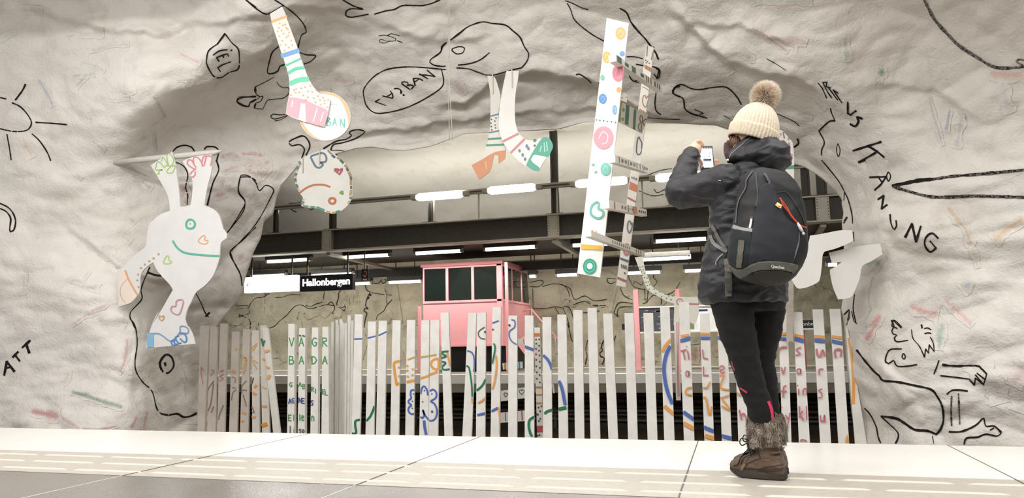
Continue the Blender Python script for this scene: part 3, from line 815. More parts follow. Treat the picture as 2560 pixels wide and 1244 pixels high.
for pts, w, col, a in [
 (cv('K1', '280,580 330,660 400,790'), 10, '6f7fa8', .42), (cv('K1', '0,295 60,260 120,235'), 9, '8fa3c0', .3), (cv('K1', '170,1010 200,1090 240,1170'), 10, 'd9b070', .34),
 (cv('K1', '650,545 600,600 560,650'), 12, '5c8f7a', .38), (cv('K1', '600,455 700,490 780,530'), 7, '6c9482', .32), (cv('K1', '530,560 640,555 700,545'), 7, '3c7a62', .35),
 (cv('K1', '1320,395 1400,430 1490,470'), 9, 'c77f80', .4), (cv('K1', '1370,600 1400,600 1430,620'), 24, 'c9686c', .42), (cv('K1', '1130,710 1160,750 1235,880'), 10, '5a7a6a', .38),
 (cv('K1', '660,1030 720,1075 780,1120'), 9, '7fa898', .35), (cv('K1', '1045,1020 1065,1012 1090,1000'), 13, '3f7e66', .55), (cv('K1', '1145,970 1155,1050 1165,1130'), 8, '4e7264', .4),
 (cv('K1', '660,380 800,345 960,325'), 8, 'a3acc0', .32), (cv('K1', '140,70 240,75 320,85'), 14, '8d8478', .25), (cv('K1', '1300,600 1420,590 1640,580'), 6, '5f8676', .35),
 (cv('K1', '720,700 840,740 960,735'), 6, '73988a', .3), (cv('K1', '900,700 960,690 1010,672'), 8, '6a9484', .32),
 (cv('K2', '260,230 310,215 360,220'), 20, 'b6777a', .35), (cv('K2', '600,155 625,165 640,190'), 12, 'b5565c', .4), (cv('K2', '620,360 660,365 700,362'), 10, 'ad7676', .3),
 (cv('K2', '815,598 880,600 960,590'), 12, 'b97c7e', .36), (cv('K2', '1020,825 1018,845 1010,862'), 11, 'b04d52', .42), (cv('K2', '1130,855 1190,880 1330,850'), 8, 'b8605f', .34), (cv('K2', '1180,900 1250,870 1300,845'), 8, 'b8605f', .34),
 (cv('K2', '640,640 700,660 790,650'), 12, '8e9a84', .3), (cv('K2', '890,700 930,720 970,730'), 10, '8ea092', .3),
 (cv('K2', '0,1150 60,1140 120,1170'), 18, 'b8666a', .4), (cv('K2', '110,1130 180,1145 260,1140'), 12, 'b8565c', .42), (cv('K2', '160,1180 250,1210 340,1190'), 16, 'b8666a', .38),
 (cv('K3', '220,580 260,640 305,700'), 14, 'c08a8a', .38), (cv('K3', '205,760 250,772 320,768'), 10, 'c9a2a0', .34),
 (cv('K4', '705,205 800,255 900,330 980,385'), 9, 'a34a4c', .42), (cv('K4', '760,225 880,280 1000,345 1050,360'), 9, 'b97878', .38), (cv('K4', '940,290 1040,295 1120,320'), 16, 'c78a8a', .36),
 (cv('K4', '650,405 700,425 740,420'), 10, '3d8a66', .38), (cv('K4', '708,425 710,470'), 9, '3d8a66', .4), (cv('K4', '690,10 900,8 1160,12'), 12, '8fae9c', .34), (cv('K4', '540,490 548,530 560,552'), 10, 'a8484e', .42),
 (cv('K4', '400,608 450,600 520,605'), 9, 'a06064', .4), (cv('K4', '1400,260 1405,340 1415,460'), 16, '55987c', .4), (cv('K4', '1170,740 1210,780 1250,820'), 10, 'c98a86', .42), (cv('K4', '1300,790 1340,820 1365,850'), 8, 'c98a86', .36),
 (cv('K4', '1060,870 1100,875 1160,872'), 8, '7fae9a', .34), (cv('K4', '1130,1040 1145,1050 1155,1040'), 12, '6aa68e', .4), (cv('K4', '560,600 600,640 630,690'), 6, 'a09488', .3),
 (cv('K5', '485,495 485,540 480,575'), 17, '1f7f5c', .58), (cv('K5', '478,575 470,650'), 12, '77a894', .36), (cv('K5', '995,800 980,880 960,975'), 11, '54719f', .48), (cv('K5', '1085,850 1060,980 1035,1100'), 14, '8a92a0', .36),
 (cv('K5', '835,710 870,850 940,1080'), 8, '7c8898', .38), (cv('K5', '1280,545 1400,555 1540,555'), 20, 'd98884', .42), (cv('K5', '1380,600 1400,720 1440,840'), 20, 'b9c4c6', .36),
 (cv('L5', '970,340 1040,430 1110,520 1150,640'), 15, 'b98a3c', .42), (cv('L5', '1150,640 1180,720 1200,800'), 12, 'b59c72', .34), (cv('L5', '1540,430 1440,495 1310,600'), 20, 'd8a64c', .44),
 (cv('L5', '680,1070 780,1115 910,1140'), 20, 'cf4f56', .46), (cv('L5', '950,1035 1030,1100 1120,1190'), 17, 'd0666a', .42), (cv('L5', '480,1135 440,1190 400,1244'), 18, 'c8323c', .5),
 (cv('L5', '360,770 430,750 490,775'), 20, '3d7b5c', .46), (cv('L5', '320,900 345,925 360,935'), 14, '1d6f4c', .55), (cv('L5', '290,310 340,310 385,290'), 18, 'a9c4ba', .38), (cv('L5', '1070,960 1110,930 1160,895'), 20, '8fa6c4', .4),
 (cv('L5', '290,150 305,200 320,240'), 5, 'b8847e', .38), (cv('L5', '935,1190 935,1244'), 14, '7fb09c', .4),
 (cv('B6', '300,110 260,190 205,280'), 15, 'cc3540', .52), (cv('B6', '675,160 668,230 660,335'), 17, '459a7c', .46), (cv('B6', '470,60 560,90 660,105'), 14, 'cc4a52', .46), (cv('B6', '700,30 760,75 870,180'), 12, 'd98f90', .4),
 (cv('B6', '1185,400 1170,450 1120,560'), 26, 'd99a96', .36), (cv('B6', '1185,650 1160,720'), 40, 'a8b4ba', .3),
 (cv('B1', '470,530 560,555 700,600 830,640'), 13, '2f7556', .55), (cv('B1', '200,660 300,680 400,700'), 15, 'bf4450', .52), (cv('B1', '400,700 470,740 540,785'), 11, 'b25c64', .44), (cv('B1', '540,785 680,785 795,760'), 8, 'b52c3a', .54),
 (cv('B1', '300,550 350,600 410,650'), 8, '86b094', .36), (cv('B1', '855,165 845,280 820,370 790,410'), 10, 'b24a52', .44), (cv('B1', '925,690 900,740 870,790'), 13, 'ad3e48', .52), (cv('B1', '990,650 975,720 960,790'), 9, 'b04a50', .46),
 (cv('B1', '410,470 450,440 455,390'), 14, 'b99a90', .32), (cv('B1', '860,340 870,380 870,420'), 7, 'bb6a6c', .38), (cv('B1', '480,90 560,30 650,0'), 8, 'bf8a8c', .4),
 (cv('L1', '800,1070 700,1110 560,1200'), 8, 'bf8286', .42), (cv('L1', '510,885 570,895 620,905'), 15, '9fb0c6', .38), (cv('L1', '655,820 640,850 600,890'), 10, '8f9aac', .34), (cv('L1', '180,820 175,900 165,1000'), 12, '9a9ea6', .34),
 (cv('L1', '720,900 700,940 690,975'), 18, 'a3a8ac', .32), (cv('L1', '890,540 930,580 970,610'), 10, '9097a4', .34), (cv('L1', '945,415 970,440 998,475'), 10, '8c8078', .42), (cv('L1', '70,95 120,115 170,140'), 8, '98b0a2', .34),
 (cv('L1', '540,90 580,115 610,145'), 8, '8fa89a', .34), (cv('L1', '970,110 1050,160 1130,215'), 8, '80887c', .38), (cv('L1', '1310,70 1340,80 1380,75'), 26, '7fa090', .4), (cv('L1', '1330,200 1370,230 1410,220'), 40, '9c4f52', .42), (cv('L1', '1345,300 1380,310 1410,315'), 20, '8c4a48', .45),
 (cv('L2', '70,730 120,720 150,680'), 16, 'a9404a', .46), (cv('L2', '185,695 200,685 210,675'), 10, 'a9404a', .44), (cv('L2', '0,180 30,190 40,230'), 22, 'b8565c', .42), (cv('L2', '140,20 260,60 330,110'), 22, 'b8666a', .4), (cv('L2', '200,60 290,30 350,10'), 14, 'b8565c', .38),
 (cv('Y4', '770,130 840,100 910,75'), 10, 'a8565a', .45), (cv('Y4', '790,265 860,225 930,205'), 10, 'b0666a', .42), (cv('Y4', '950,90 1060,85 1170,110'), 12, 'a8464c', .48), (cv('Y4', '960,180 1040,230 1160,300'), 22, 'b0565c', .42),
 (cv('Y4', '760,340 810,370 850,390'), 26, 'b0666a', .42), (cv('Y4', '700,470 770,465 830,440'), 12, 'a03e46', .46), (cv('Y4', '1000,120 1060,190 1120,220'), 16, 'b8767a', .4), (cv('Y4', '1150,190 1200,165 1244,150'), 10, 'a8464c', .45), (cv('Y4', '930,1080 970,1020 990,985'), 12, 'a8404a', .45)]:
    wp.smudge(pts, w, col, min(a+.1, .7))
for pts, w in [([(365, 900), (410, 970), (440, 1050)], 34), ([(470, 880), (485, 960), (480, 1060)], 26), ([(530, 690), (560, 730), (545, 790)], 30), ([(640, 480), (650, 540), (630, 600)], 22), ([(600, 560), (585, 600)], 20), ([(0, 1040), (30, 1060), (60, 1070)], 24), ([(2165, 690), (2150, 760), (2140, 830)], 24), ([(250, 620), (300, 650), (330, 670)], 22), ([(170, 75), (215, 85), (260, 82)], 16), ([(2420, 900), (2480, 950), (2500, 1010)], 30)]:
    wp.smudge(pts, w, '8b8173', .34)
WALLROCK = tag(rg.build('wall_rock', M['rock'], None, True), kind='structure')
# rest of the near hall: vault overhead and the wall behind
g = Geo(); v = []
for x in (-14, 12):
    for y, z in ((4.2, 4.25), (1.5, 4.5), (-2, 4.5), (-5, 3.6), (-5.6, 2), (-5.6, -.3)): v.append((x, y, z))
g.add(v, [(i, i+1, 7+i, 6+i) for i in range(5)]); struct(g, 'ceiling', M['rock'], True)
# ---------------------------------------------------------------- far hall
prof = [(13.9, -.3), (17.2, -.2), (17.45, .3), (17.5, 1.0), (17.35, 1.8), (17.0, 2.6), (16.3, 3.4), (15.2, 4.1), (13.6, 4.6), (11.8, 4.75), (10.2, 4.6), (9.4, 4.45)]
def build_far():
    pts = [Vector((p[0], p[1], 0)) for p in prof[1:]]
    sm = []
    for i in range(len(pts)-1):
        a, b, c, d = pts[max(i-1, 0)], pts[i], pts[i+1], pts[min(i+2, len(pts)-1)]
        for k in range(10):
            t = k/10; sm.append(.5*((2*b)+(c-a)*t+(2*a-5*b+4*c-d)*t*t+(3*b-a-3*c+d)*t**3))
    sm.append(pts[-1])
    V = []; nx = 330
    for i in range(nx):
        x = -30+i*(42/(nx-1))
        for j, p in enumerate(sm):
            q = Vector((x, p.x, p.y))
            n = Vector((0, -1, 0)).lerp(Vector((0, 0, -1)), min(1, max(0, (p.y-2)/2.2)))
            amp = 1.25 if p.y < 2.8 else .45
            V.append(q+n*(rocky(q*.9+Vector((31, 5, 2)))*amp))
    m = len(sm)
    F = [(i*m+j, i*m+j+1, (i+1)*m+j+1, (i+1)*m+j) for i in range(nx-1) for j in range(m-1)]
    return V, F
fv, ff = build_far(); BV2 = BVHTree.FromPolygons(fv, ff)
fg = Geo(); fg.v = [tuple(p) for p in fv]; fg.f = ff; fg.c = [(0, 0, 0, 0)]*len(fv)
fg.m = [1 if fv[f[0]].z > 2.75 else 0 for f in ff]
fp = Wallpaint(fg, BV2, .03)
fp.many('Y1', '''
w=3|400,440 320,490 240,500 185,550 150,620 160,680 100,700 40,715 25,745 50,745 40,685
w=3|60,715 130,735 165,770 172,830 165,870
w=2|0,600 60,590 145,592
w=2|0,640 70,620 145,625
w=3|160,870 185,940
w=3|395,860 460,835 520,775 600,710 680,620 740,585 800,590 880,628 980,605 1080,580 1160,590 1230,610 1295,655
w=3|1295,655 1310,595 1270,612 1205,580 1225,500 1230,435 1270,400
w=3|835,585 890,600 960,570 1030,545 1050,470 1058,405
w=2.4|470,495 560,490 640,460 780,462
w=3|1095,580 1140,545 1180,620 1150,680 1175,680
w=3|250,880 270,800
w=3|1545,340 1560,400 1610,435
w=8|1590,450 1615,470
w=6|1570,510 1595,490
w=4|1600,440 1570,500 1550,590 1585,630 1545,625 1530,655 1565,680 1545,760 1532,850
w=3|1620,435 1740,455 1866,465
w=3|1866,520 1800,590 1770,650 1700,700 1675,760
w=3|1600,280 1640,320 1700,325 1730,290
w=3 closed=1|1760,265 1735,295 1760,325 1795,300
w=2|1780,400 1800,460 1800,570
''')
fp.many('L3', '''
w=3|785,905 860,890 885,905 850,935 785,935
w=3|880,935 960,915 1040,930 1075,990 1080,1055
w=3|1010,920 1080,950 1115,1030 1190,1005 1260,1040 1355,1030
w=3|1105,1070 1190,1045 1260,1075 1345,1075
w=2.5|805,950 808,1095
w=3|808,1098 900,1098 970,1085 1030,1095
w=3|970,1090 1000,1140
w=3|1030,1085 1070,1085 1100,1150 1130,1244
w=3|1030,1095 1060,1170 1080,1244
w=3|1175,1130 1300,1115
w=3|1405,1130 1440,1160 1430,1140 1450,1090 1545,1085
w=3|1405,1130 1445,1055 1545,1060
w=3|1450,940 1480,1000 1545,1035
w=3|1420,880 1360,875 1360,900 1385,915 1420,900
w=3|1555,925 1560,895 1610,925 1620,900
w=3|1700,850 1700,870 1725,900 1700,935
w=3|1896,905 1850,970 1790,1000
w=3|1510,850 1530,900 1560,940 1640,960
w=3|1635,950 1638,1040
w=3|1660,960 1650,1045 1620,1060
w=3|1650,1050 1700,1000 1755,1020 1755,1070
''')
fp.many('Z7', '''
w=3|595,205 660,185 760,150 850,135
w=3|580,315 650,345 710,358 780,345
w=3|705,300 732,332 800,300
w=3|595,465 700,462 850,430
''')
fp.many('Y7', '''
w=3|115,980 140,960 200,962 280,942
w=3|115,985 150,1040 225,1085
w=3|395,1055 460,1035
''')
fp.many('B4', '''
w=3|780,380 790,385
w=4|815,365 795,410 805,445 785,460 790,490 820,505 805,560
w=4|685,355 670,430 680,490 665,560
w=3|520,220 540,300 550,350 565,370
w=3|895,360 915,320 900,370
''')
for pts, w, col, a in [(cv('Y1', '1330,490 1335,600 1340,680'), 5, '8b7648', .4), (cv('Y1', '1385,460 1380,650'), 5, '8b7648', .4), (cv('Y1', '1440,430 1430,620'), 5, '8b7648', .4), (cv('Y1', '1480,490 1485,620'), 5, '8b7648', .4),
  (cv('Y1', '880,630 850,690 810,730'), 4, '9a6a5a', .4), (cv('Y1', '1830,640 1790,720'), 5, '8b7648', .4),
  (cv('B4', '520,365 545,440 560,470'), 8, '8a3a32', .5), (cv('B4', '690,440 670,520 660,570'), 7, '9a4a40', .48), (cv('B4', '780,540 820,510'), 6, '9a4a40', .4),
  (cv('B4', '1230,445 1290,425 1290,500'), 8, '8a3a32', .5), (cv('B4', '1230,395 1310,370'), 6, '2f6a48', .5), (cv('B4', '1265,460 1255,530'), 9, '8a3a32', .5), (cv('B4', '1365,345 1415,325'), 6, '5a4a44', .5), (cv('B4', '1365,415 1415,402'), 5, '2f6a48', .5),
  (cv('B5', '370,370 420,340'), 14, 'a83236', .5), (cv('B5', '260,320 250,440'), 12, '8a4038', .5), (cv('B5', '225,295 285,290'), 6, '2f6a48', .5), (cv('B3', '505,180 500,240'), 5, '8a3a32', .5), (cv('B3', '590,180 600,235'), 5, '8a3a32', .5)]:
    fp.smudge(pts, w, col, a+.1)
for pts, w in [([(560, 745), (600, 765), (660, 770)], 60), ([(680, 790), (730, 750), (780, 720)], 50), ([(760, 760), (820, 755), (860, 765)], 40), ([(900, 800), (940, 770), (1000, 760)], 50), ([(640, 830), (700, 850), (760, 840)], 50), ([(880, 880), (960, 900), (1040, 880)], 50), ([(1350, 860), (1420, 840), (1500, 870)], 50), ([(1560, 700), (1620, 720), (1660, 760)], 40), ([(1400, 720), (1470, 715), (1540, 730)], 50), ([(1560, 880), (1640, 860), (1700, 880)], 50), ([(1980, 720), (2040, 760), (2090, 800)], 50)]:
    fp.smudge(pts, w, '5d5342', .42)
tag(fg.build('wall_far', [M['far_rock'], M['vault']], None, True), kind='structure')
FE = 13.72
g = Geo(); g.box((-30, FE, -.17), (12, FE+.32, 0), mi=1); g.box((-30, FE+.32, -.17), (12, 16.7, -.002), mi=0); g.box((-30, 16.7, -.17), (12, 17.6, .0), mi=1)
g.box((-30, FE+.02, -.34), (12, FE+.3, -.17), mi=2); g.box((-30, 15.2, -1.2), (12, 15.5, -.17), mi=3); g.box((-30, FE+.3, -.4), (12, 15.3, -.17), mi=3)
tag(g.build('floor', [M['concrete'], M['coping'], M['concrete'], M['pit_wall']]), kind='structure')
# cables in the far track pit
r = empty('cable_run', (-9, 15.1, -1.15)); tag(r, 'bundle of grey cables running along the dark track pit behind the pickets', 'cables')
for k, (z, rr) in enumerate(((-.42, .02), (-.5, .03), (-.6, .035), (-.7, .03), (-.79, .035), (-.88, .025), (-.97, .03))):
    Geo().tube([(x, 15.12-rr+.012*math.sin(x*1.3+k), z+.012*math.sin(x*.9+k*2)) for x in [-28+i*.8 for i in range(50)]], rr, 8).build('cable', M['cable'], r, True)
for x in (-16, -12.9, -9.8, -6.7, -3.6, -.5, 2.6):
    Geo().box((x-.03, 15.08, -1.15), (x+.03, 15.2, -.34)).build('bracket', M['steel_dark'], r)

# ---------------------------------------------------------------- steel beams, lamps
BY = 13.5
def bm_frame():
    z0, z1 = 2.53, 2.99
    r = empty('steel_beam', (-8, BY, z0)); tag(r, 'long dark steel beam with pale flanges spanning the far hall below the lit lamp rail', 'beam')
    Geo().box((-30, BY-.02, z0+.02), (11, BY+.02, z1-.02)).build('web', M['steel_dark'], r)
    Geo().box((-30, BY-.16, z0), (11, BY+.1, z0+.03)).build('flange', M['steel_light'], r, bevel=.004)
    Geo().box((-30, BY-.14, z1-.03), (11, BY+.1, z1)).build('flange', M['steel_light'], r, bevel=.004)
    for px in (818, 1384, 2060):
        p = onY(px, 570, BY-.1); x = p.x
        j = Geo().box((x-.11, BY-.13, z0+.03), (x+.11, BY-.021, z1-.03)).build('joint_plate', M['steel_light'], r, bevel=.006)
        b = Geo()
        for zz in np.linspace(z0+.07, z1-.07, 7):
            for sx in (-.085, .085): b.ball((x+sx, BY-.133, zz), .009, 6, 4)
        b.build('bolts', M['steel_dark'], j, True)['kind'] = 'stuff'
    for px, w_ in ((690, .09), (832, .13), (1077, .1), (1388, .14), (2018, .14), (2058, .16)):
        x = onY(px, 520, BY).x; zt_ = {690: onY(690, 517, BY).z, 1077: onY(1077, 506, BY).z}.get(px, 4.75)
        h = Geo(); h.box((x-w_/2, BY-.03, z1), (x-w_/2+.03, BY+.05, zt_)); h.box((x-w_/2, BY+.0, z1), (x+w_/2, BY+.02, zt_)); h.box((x+w_/2-.03, BY-.03, z1), (x+w_/2, BY+.05, zt_))
        h.box((x-.16, BY-.08, z1), (x+.16, BY+.08, z1+.02)); h.build('hanger_post', M['steel_dark'], r)
bm_frame()
r = empty('steel_beam', (-8, 16.45, 2.2)); tag(r, 'lower dark steel beam running behind the pink booth roof, close to the far wall', 'beam')
Geo().box((-30, 16.5, 2.24), (11, 16.54, 2.47)).build('web', M['steel_dark'], r)
Geo().box((-30, 16.4, 2.22), (11, 16.6, 2.25)).build('flange', M['steel_light'], r); Geo().box((-30, 16.4, 2.46), (11, 16.6, 2.49)).build('flange', M['steel_light'], r)
g = Geo(); g.box((-30, BY+.1, 2.60), (11, 16.5, 2.64)); g.build('ceiling', M['steel_dark'])['kind'] = 'structure'
for px in (818, 1384, 2062):
    x = onY(px, 600, BY).x
    g = Geo().bar((x, BY+.05, 2.50), (x+.05, 16.5, 2.44), .09, .06)
    tag(g.build('cross_beam', M['steel_light']), {818: 'grey cross beam under the dark soffit at the left, above the lit station name sign', 1384: 'grey cross beam under the dark soffit, running back from the beam joint right of the booth', 2062: 'grey cross beam under the dark soffit above the white boot cut-outs'}[px], 'beam', 'cross beams under the dark soffit')
g = Geo().bar(onY(1384, 606, BY+.1), onY(1452, 640, 16), .1, .05)
def lampfix(name, px0, px1, py, Y, label, group, big=False):
    a = onY(px0, py, Y); b = onY(px1, py, Y); z = (a.z+b.z)/2
    r = empty(name, ((a.x+b.x)/2, Y, z)); tag(r, label, 'lamp', group)
    if big:
        Geo().tube([(a.x, Y, z), (a.x+.06, Y, z), (b.x-.06, Y, z), (b.x, Y, z)], [.05, .078, .078, .05], 16).build('tube', M['lamp_tube'], r, True)
        Geo().box((a.x-.12, Y-.05, z-.045), (a.x-.005, Y+.075, z+.045)).build('end_cap', M['steel_light'], r, bevel=.008)
        Geo().box((b.x+.005, Y-.05, z-.045), (b.x+.12, Y+.075, z+.045)).build('end_cap', M['steel_light'], r, bevel=.008)
    else:
        Geo().box((a.x-.04, Y-.08, z+.03), (b.x+.04, Y+.08, z+.13)).build('housing', M['steel_dark'], r, bevel=.01)
        Geo().tube([(a.x, Y, z), (b.x, Y, z)], .035, 10).build('tube', M['lamp_low'], r, True)
        Geo().box((a.x-.05, Y-.05, z-.03), (a.x, Y+.05, z+.06)).build('end_cap', M['steel_light'], r); Geo().box((b.x, Y-.05, z-.03), (b.x+.05, Y+.05, z+.06)).build('end_cap', M['steel_light'], r)
        for xx in (a.x+.2*(b.x-a.x), b.x-.2*(b.x-a.x)): Geo().box((xx-.01, Y-.01, z+.13), (xx+.01, Y+.01, 2.60)).build('hanger', M['steel_dark'], r)
RY = 13.3
railz = onY(1280, 468, RY).z
r = empty('lamp_rail', (-5, RY, railz)); tag(r, 'pale metal lamp rail carrying the four bright tubes above the dark beam', 'rail')
x0 = onY(815, 500, RY).x
Geo().box((x0-6, RY+.095, railz-.05), (6, RY+.15, railz+.05)).build('channel', M['rail_grey'], r, bevel=.006)
Geo().box((x0-6, RY+.085, railz-.012), (6, RY+.095, railz+.012)).build('groove', M['steel_dark'], r)
for px in (1077, 1190, 1388, 1604): 
    x = onY(px, 500, RY).x; Geo().box((x-.015, RY+.15, 2.99), (x+.015, RY+.18, railz+.05)).build('support', M['steel_light'], r)
for a, b, y, lb in ((1042, 1157, 489, 'brightest leftmost fluorescent tube on the upper rail'), (1221, 1339, 472, 'bright fluorescent tube on the upper rail between the sock legs and the ladder'), (1440, 1568, 455, 'bright fluorescent tube on the upper rail passing behind the painted ladder'), (1640, 1757, 441, 'bright fluorescent tube on the upper rail partly behind the raised elbow')):
    lampfix('fluorescent_lamp', a, b, y, RY, lb, 'bright tubes on the upper rail', True)
LOW = [(671, 774, 651, 14.2, 'lamp hanging under the beam above the white arrow sign'), (864, 972, 640, 14.2, 'lamp hanging under the beam above and right of the station name sign'), (1041, 1152, 630, 14.2, 'lamp hanging over the left half of the pink booth roof'), (1215, 1338, 620, 14.2, 'lamp hanging over the right half of the pink booth roof'), (1433, 1519, 611, 14.2, 'lamp hanging under the beam partly behind the big painted ladder rail'), (1640, 1765, 600, 14.2, 'lamp hanging under the beam just left of the raised arm of the jacket'),
 (1606, 1721, 646, 14.6, 'lamp over the top of the dotted cut-out arm'), (785, 879, 686, 15.2, 'lamp right above the black station name sign'), (633, 712, 689, 15.2, 'lamp right above the white arrow sign'), (974, 1053, 704, 16.2, 'lamp left of the pink booth near its window tops'), (884, 926, 708, 16.2, 'short lamp between the station name sign and the pink booth'), (1325, 1340, 690, 16.2, 'lamp peeping out right of the pink booth'), (1394, 1443, 687, 16.2, 'lamp behind the foot of the big painted ladder rail'), (1568, 1650, 681, 16.2, 'lamp low behind the dotted cut-out arm'), (1713, 1765, 676, 16.2, 'lamp low just left of the jacket hem'), (2070, 2092, 661, 15.2, 'small lamp seen between the two white boot cut-outs')]
for a, b, y, Y, lb in LOW: lampfix('hanging_lamp', a, b, y, Y, lb, 'tube lamps under the dark beams')

# ---------------------------------------------------------------- station signs
def textmesh(txt, size, mat, name, parent, origin, xdir, zdir, depth=.006, bold=0.0):
    c = bpy.data.curves.new(name, 'FONT'); c.body = txt; c.size = size; c.extrude = depth/2; c.offset = bold; c.align_x = 'CENTER'; c.align_y = 'CENTER'
    o = bpy.data.objects.new(name, c); S.collection.objects.link(o); bpy.context.view_layer.update()
    me = bpy.data.meshes.new_from_object(o.evaluated_get(bpy.context.evaluated_depsgraph_get())); bpy.data.objects.remove(o); bpy.data.curves.remove(c)
    X = Vector(xdir).normalized(); Z = Vector(zdir).normalized(); N = X.cross(Z)
    T = Matrix((X, Z, N)).transposed().to_4x4(); T.translation = Vector(origin)
    me.transform(T); me.materials.clear(); me.materials.append(mat)
    o = bpy.data.objects.new(name, me); S.collection.objects.link(o)
    if parent is not None:
        o.parent = parent; o.matrix_parent_inverse = Matrix.Translation(-parent.location) if parent.type == 'EMPTY' else Matrix.Identity(4)
    return o
SY = 14.0
def lsign(x0, x1, ytop, ybot, mat, label, name):
    a = onY(x0, ytop, SY); b = onY(x1, ybot, SY); zt = onY((x0+x1)/2, ytop, SY).z; zb = onY((x0+x1)/2, ybot, SY).z
    r = empty(name, ((a.x+b.x)/2, SY, zb)); tag(r, label, 'sign')
    Geo().box((a.x, SY, zb), (b.x, SY+.12, zt)).build('panel', mat, r, bevel=.008)
    for xx in (a.x+.15, b.x-.15): Geo().box((xx-.015, SY+.04, zt), (xx+.015, SY+.07, 2.60)).build('hanger', M['steel_dark'], r)
    return r, (a.x+b.x)/2, (zt+zb)/2, b.x-a.x, zt-zb
r, cx, cz, w, h = lsign(611, 741, 690, 729, M['sign_white'], 'white backlit direction sign with a small left arrow', 'direction_sign')
g = Geo(); ax = onY(622, 716, SY).x; 
g.bar((ax-.05, SY-.004, cz), (ax+.05, SY-.004, cz), .006, .012); g.bar((ax-.055, SY-.004, cz), (ax-.01, SY-.004, cz+.045), .006, .012); g.bar((ax-.055, SY-.004, cz), (ax-.01, SY-.004, cz-.045), .006, .012)
g.build('arrow', M['black'], r)
r, cx, cz, w, h = lsign(750, 882, 686, 726, M['sign_black'], 'black hanging station sign with glowing white letters', 'station_sign')
textmesh('Hallonbergen', h*.62, M['sign_text'], 'lettering', r, (cx, SY-.006, cz+.01), (1, 0, 0), (0, 0, 1), bold=.004)
# small black poster with a pink line figure, hung beside the signs
p0 = onY(904, 672, 13.9); p1 = onY(920, 702, 13.9)
r = empty('poster', (p0.x, 13.9, p1.z)); tag(r, 'small black hanging picture with a pink line figure right of the station sign', 'picture')
g = Geo(); slab(g, [(904, 672), (920, 673), (920, 699), (904, 702)], lambda x, y: 13.9, .02, '161010')
paint(g, lambda x, y, L: onY(x, y, 13.9-L), [('s', [(910, 680), (914, 677), (916, 684), (912, 693), (910, 684)], 1.6, 'e6a8a4', False), ('s', [(907, 697), (912, 699), (917, 696)], 3, 'f2ded6', False), ('s', [(907, 688), (912, 690)], 1.3, 'e6a8a4', False)], lift0=.004)
g.build('picture', M['board'], r); Geo().box((onY(911, 672, 13.9).x-.01, 13.9, p0.z), (onY(911, 672, 13.9).x+.01, 13.92, 2.6)).build('hanger', M['steel_dark'], r)

# ---------------------------------------------------------------- pink booth
QY = 15.0
xl = onY(1058, 750, QY).x; xr = onY(1253, 750, QY).x
zt = onY(1253, 652, QY).z; zw1 = onY(1253, 657, QY).z; zw0 = onY(1253, 750, QY).z; zb = onY(1200, 858, QY).z
yb = onX(1322, 680, xr).y
r = empty('pink_booth', ((xl+xr)/2, (QY+yb)/2, 0)); tag(r, 'raised pink control booth with a band of dark windows on the far platform', 'booth')
bw = Geo(); bw.box((xl, QY, zb), (xr, yb, zw0)); bw.build('body', M['pink'], r, bevel=.008)
Geo().box((xl-.04, QY-.06, zt-.06), (xr+.06, yb+.05, zt+.02)).build('roof', M['pink_dark'], r, bevel=.01)
Geo().box((xl-.04, QY-.03, zb-.06), (xr+.04, yb, zb)).build('floor_rim', M['pink'], r, bevel=.006)
fr = Geo()
xs = [xl, xl+(xr-xl)*.315, xl+(xr-xl)*.645, xr-.03]
for x in xs: fr.box((x-.03 if x > xl else x, QY-.015, zw0), (x+.03, QY+.04, zt-.05))
ys = [QY, QY+(yb-QY)*.36, QY+(yb-QY)*.7, yb]
for y in ys[1:]: fr.box((xr-.04, y-.03, zw0), (xr+.012, y+.03, zt-.05))
fr.box((xl, QY-.02, zw0-.02), (xr+.02, QY+.03, zw0+.03)); fr.box((xl, QY-.02, zt-.1), (xr+.02, QY+.03, zt-.05))
fr.box((xr-.03, QY, zw0-.02), (xr+.02, yb, zw0+.03)); fr.box((xr-.03, QY, zt-.1), (xr+.02, yb, zt-.05)); fr.box((xr-.09, QY-.02, zb), (xr+.03, QY+.07, zt-.05))
fr.build('window_frame', M['pink'], r, bevel=.004)
for i in range(3):
    Geo().box((xs[i]+.03, QY+.01, zw0+.03), (xs[i+1]-.03, QY+.03, zt-.1)).build('window_pane', M['booth_glass'], r)
    Geo().box((xr-.02, ys[i]+.03, zw0+.03), (xr-.0, ys[i+1]-.03, zt-.1)).build('window_pane', M['booth_glass'], r)
Geo().box((xl+.03, yb-.06, zw0), (xr-.05, yb-.02, zt-.05)).build('back_panel', M['black'], r)
for px in (1049, 1268):
    x = onY(px, 800, QY-.25).x
    Geo().box((x-.03, QY-.28, 0), (x+.03, QY-.22, onY(px, 765 if px < 1100 else 655, QY-.25).z)).build('post', M['pink'], r, bevel=.005)
Geo().box((onY(1128, 890, QY+.4).x, QY+.4, 0), (xr-.02, yb, zb-.06)).build('dark_void', M['black'], r)  # solid black block; the darkness of the void below is put into its colour
st = Geo(); st.bar(onY(1300, 848, QY+.3), onY(1335, 895, QY+.3), .04, .22); st.build('stair_stringer', M['pink'], r)
a = onX(1310, 770, xr+.1); hd = Geo().tube([onY(1308, 778, QY+.8), onY(1328, 772, QY+.8), onY(1362, 812, QY+.8), onY(1398, 850, QY+.8)], .02, 8); hd.tube([onY(1329, 772, QY+.8), onY(1329, 870, QY+.8)], .018, 8); hd.build('handrail', M['pink'], r, True)
Geo().tube([onY(1382, 834, 16.4), onY(1388, 845, 16.4), onY(1389, 868, 16.4)], .012, 8).build('grab_rail', M['rod_white'], r, True)

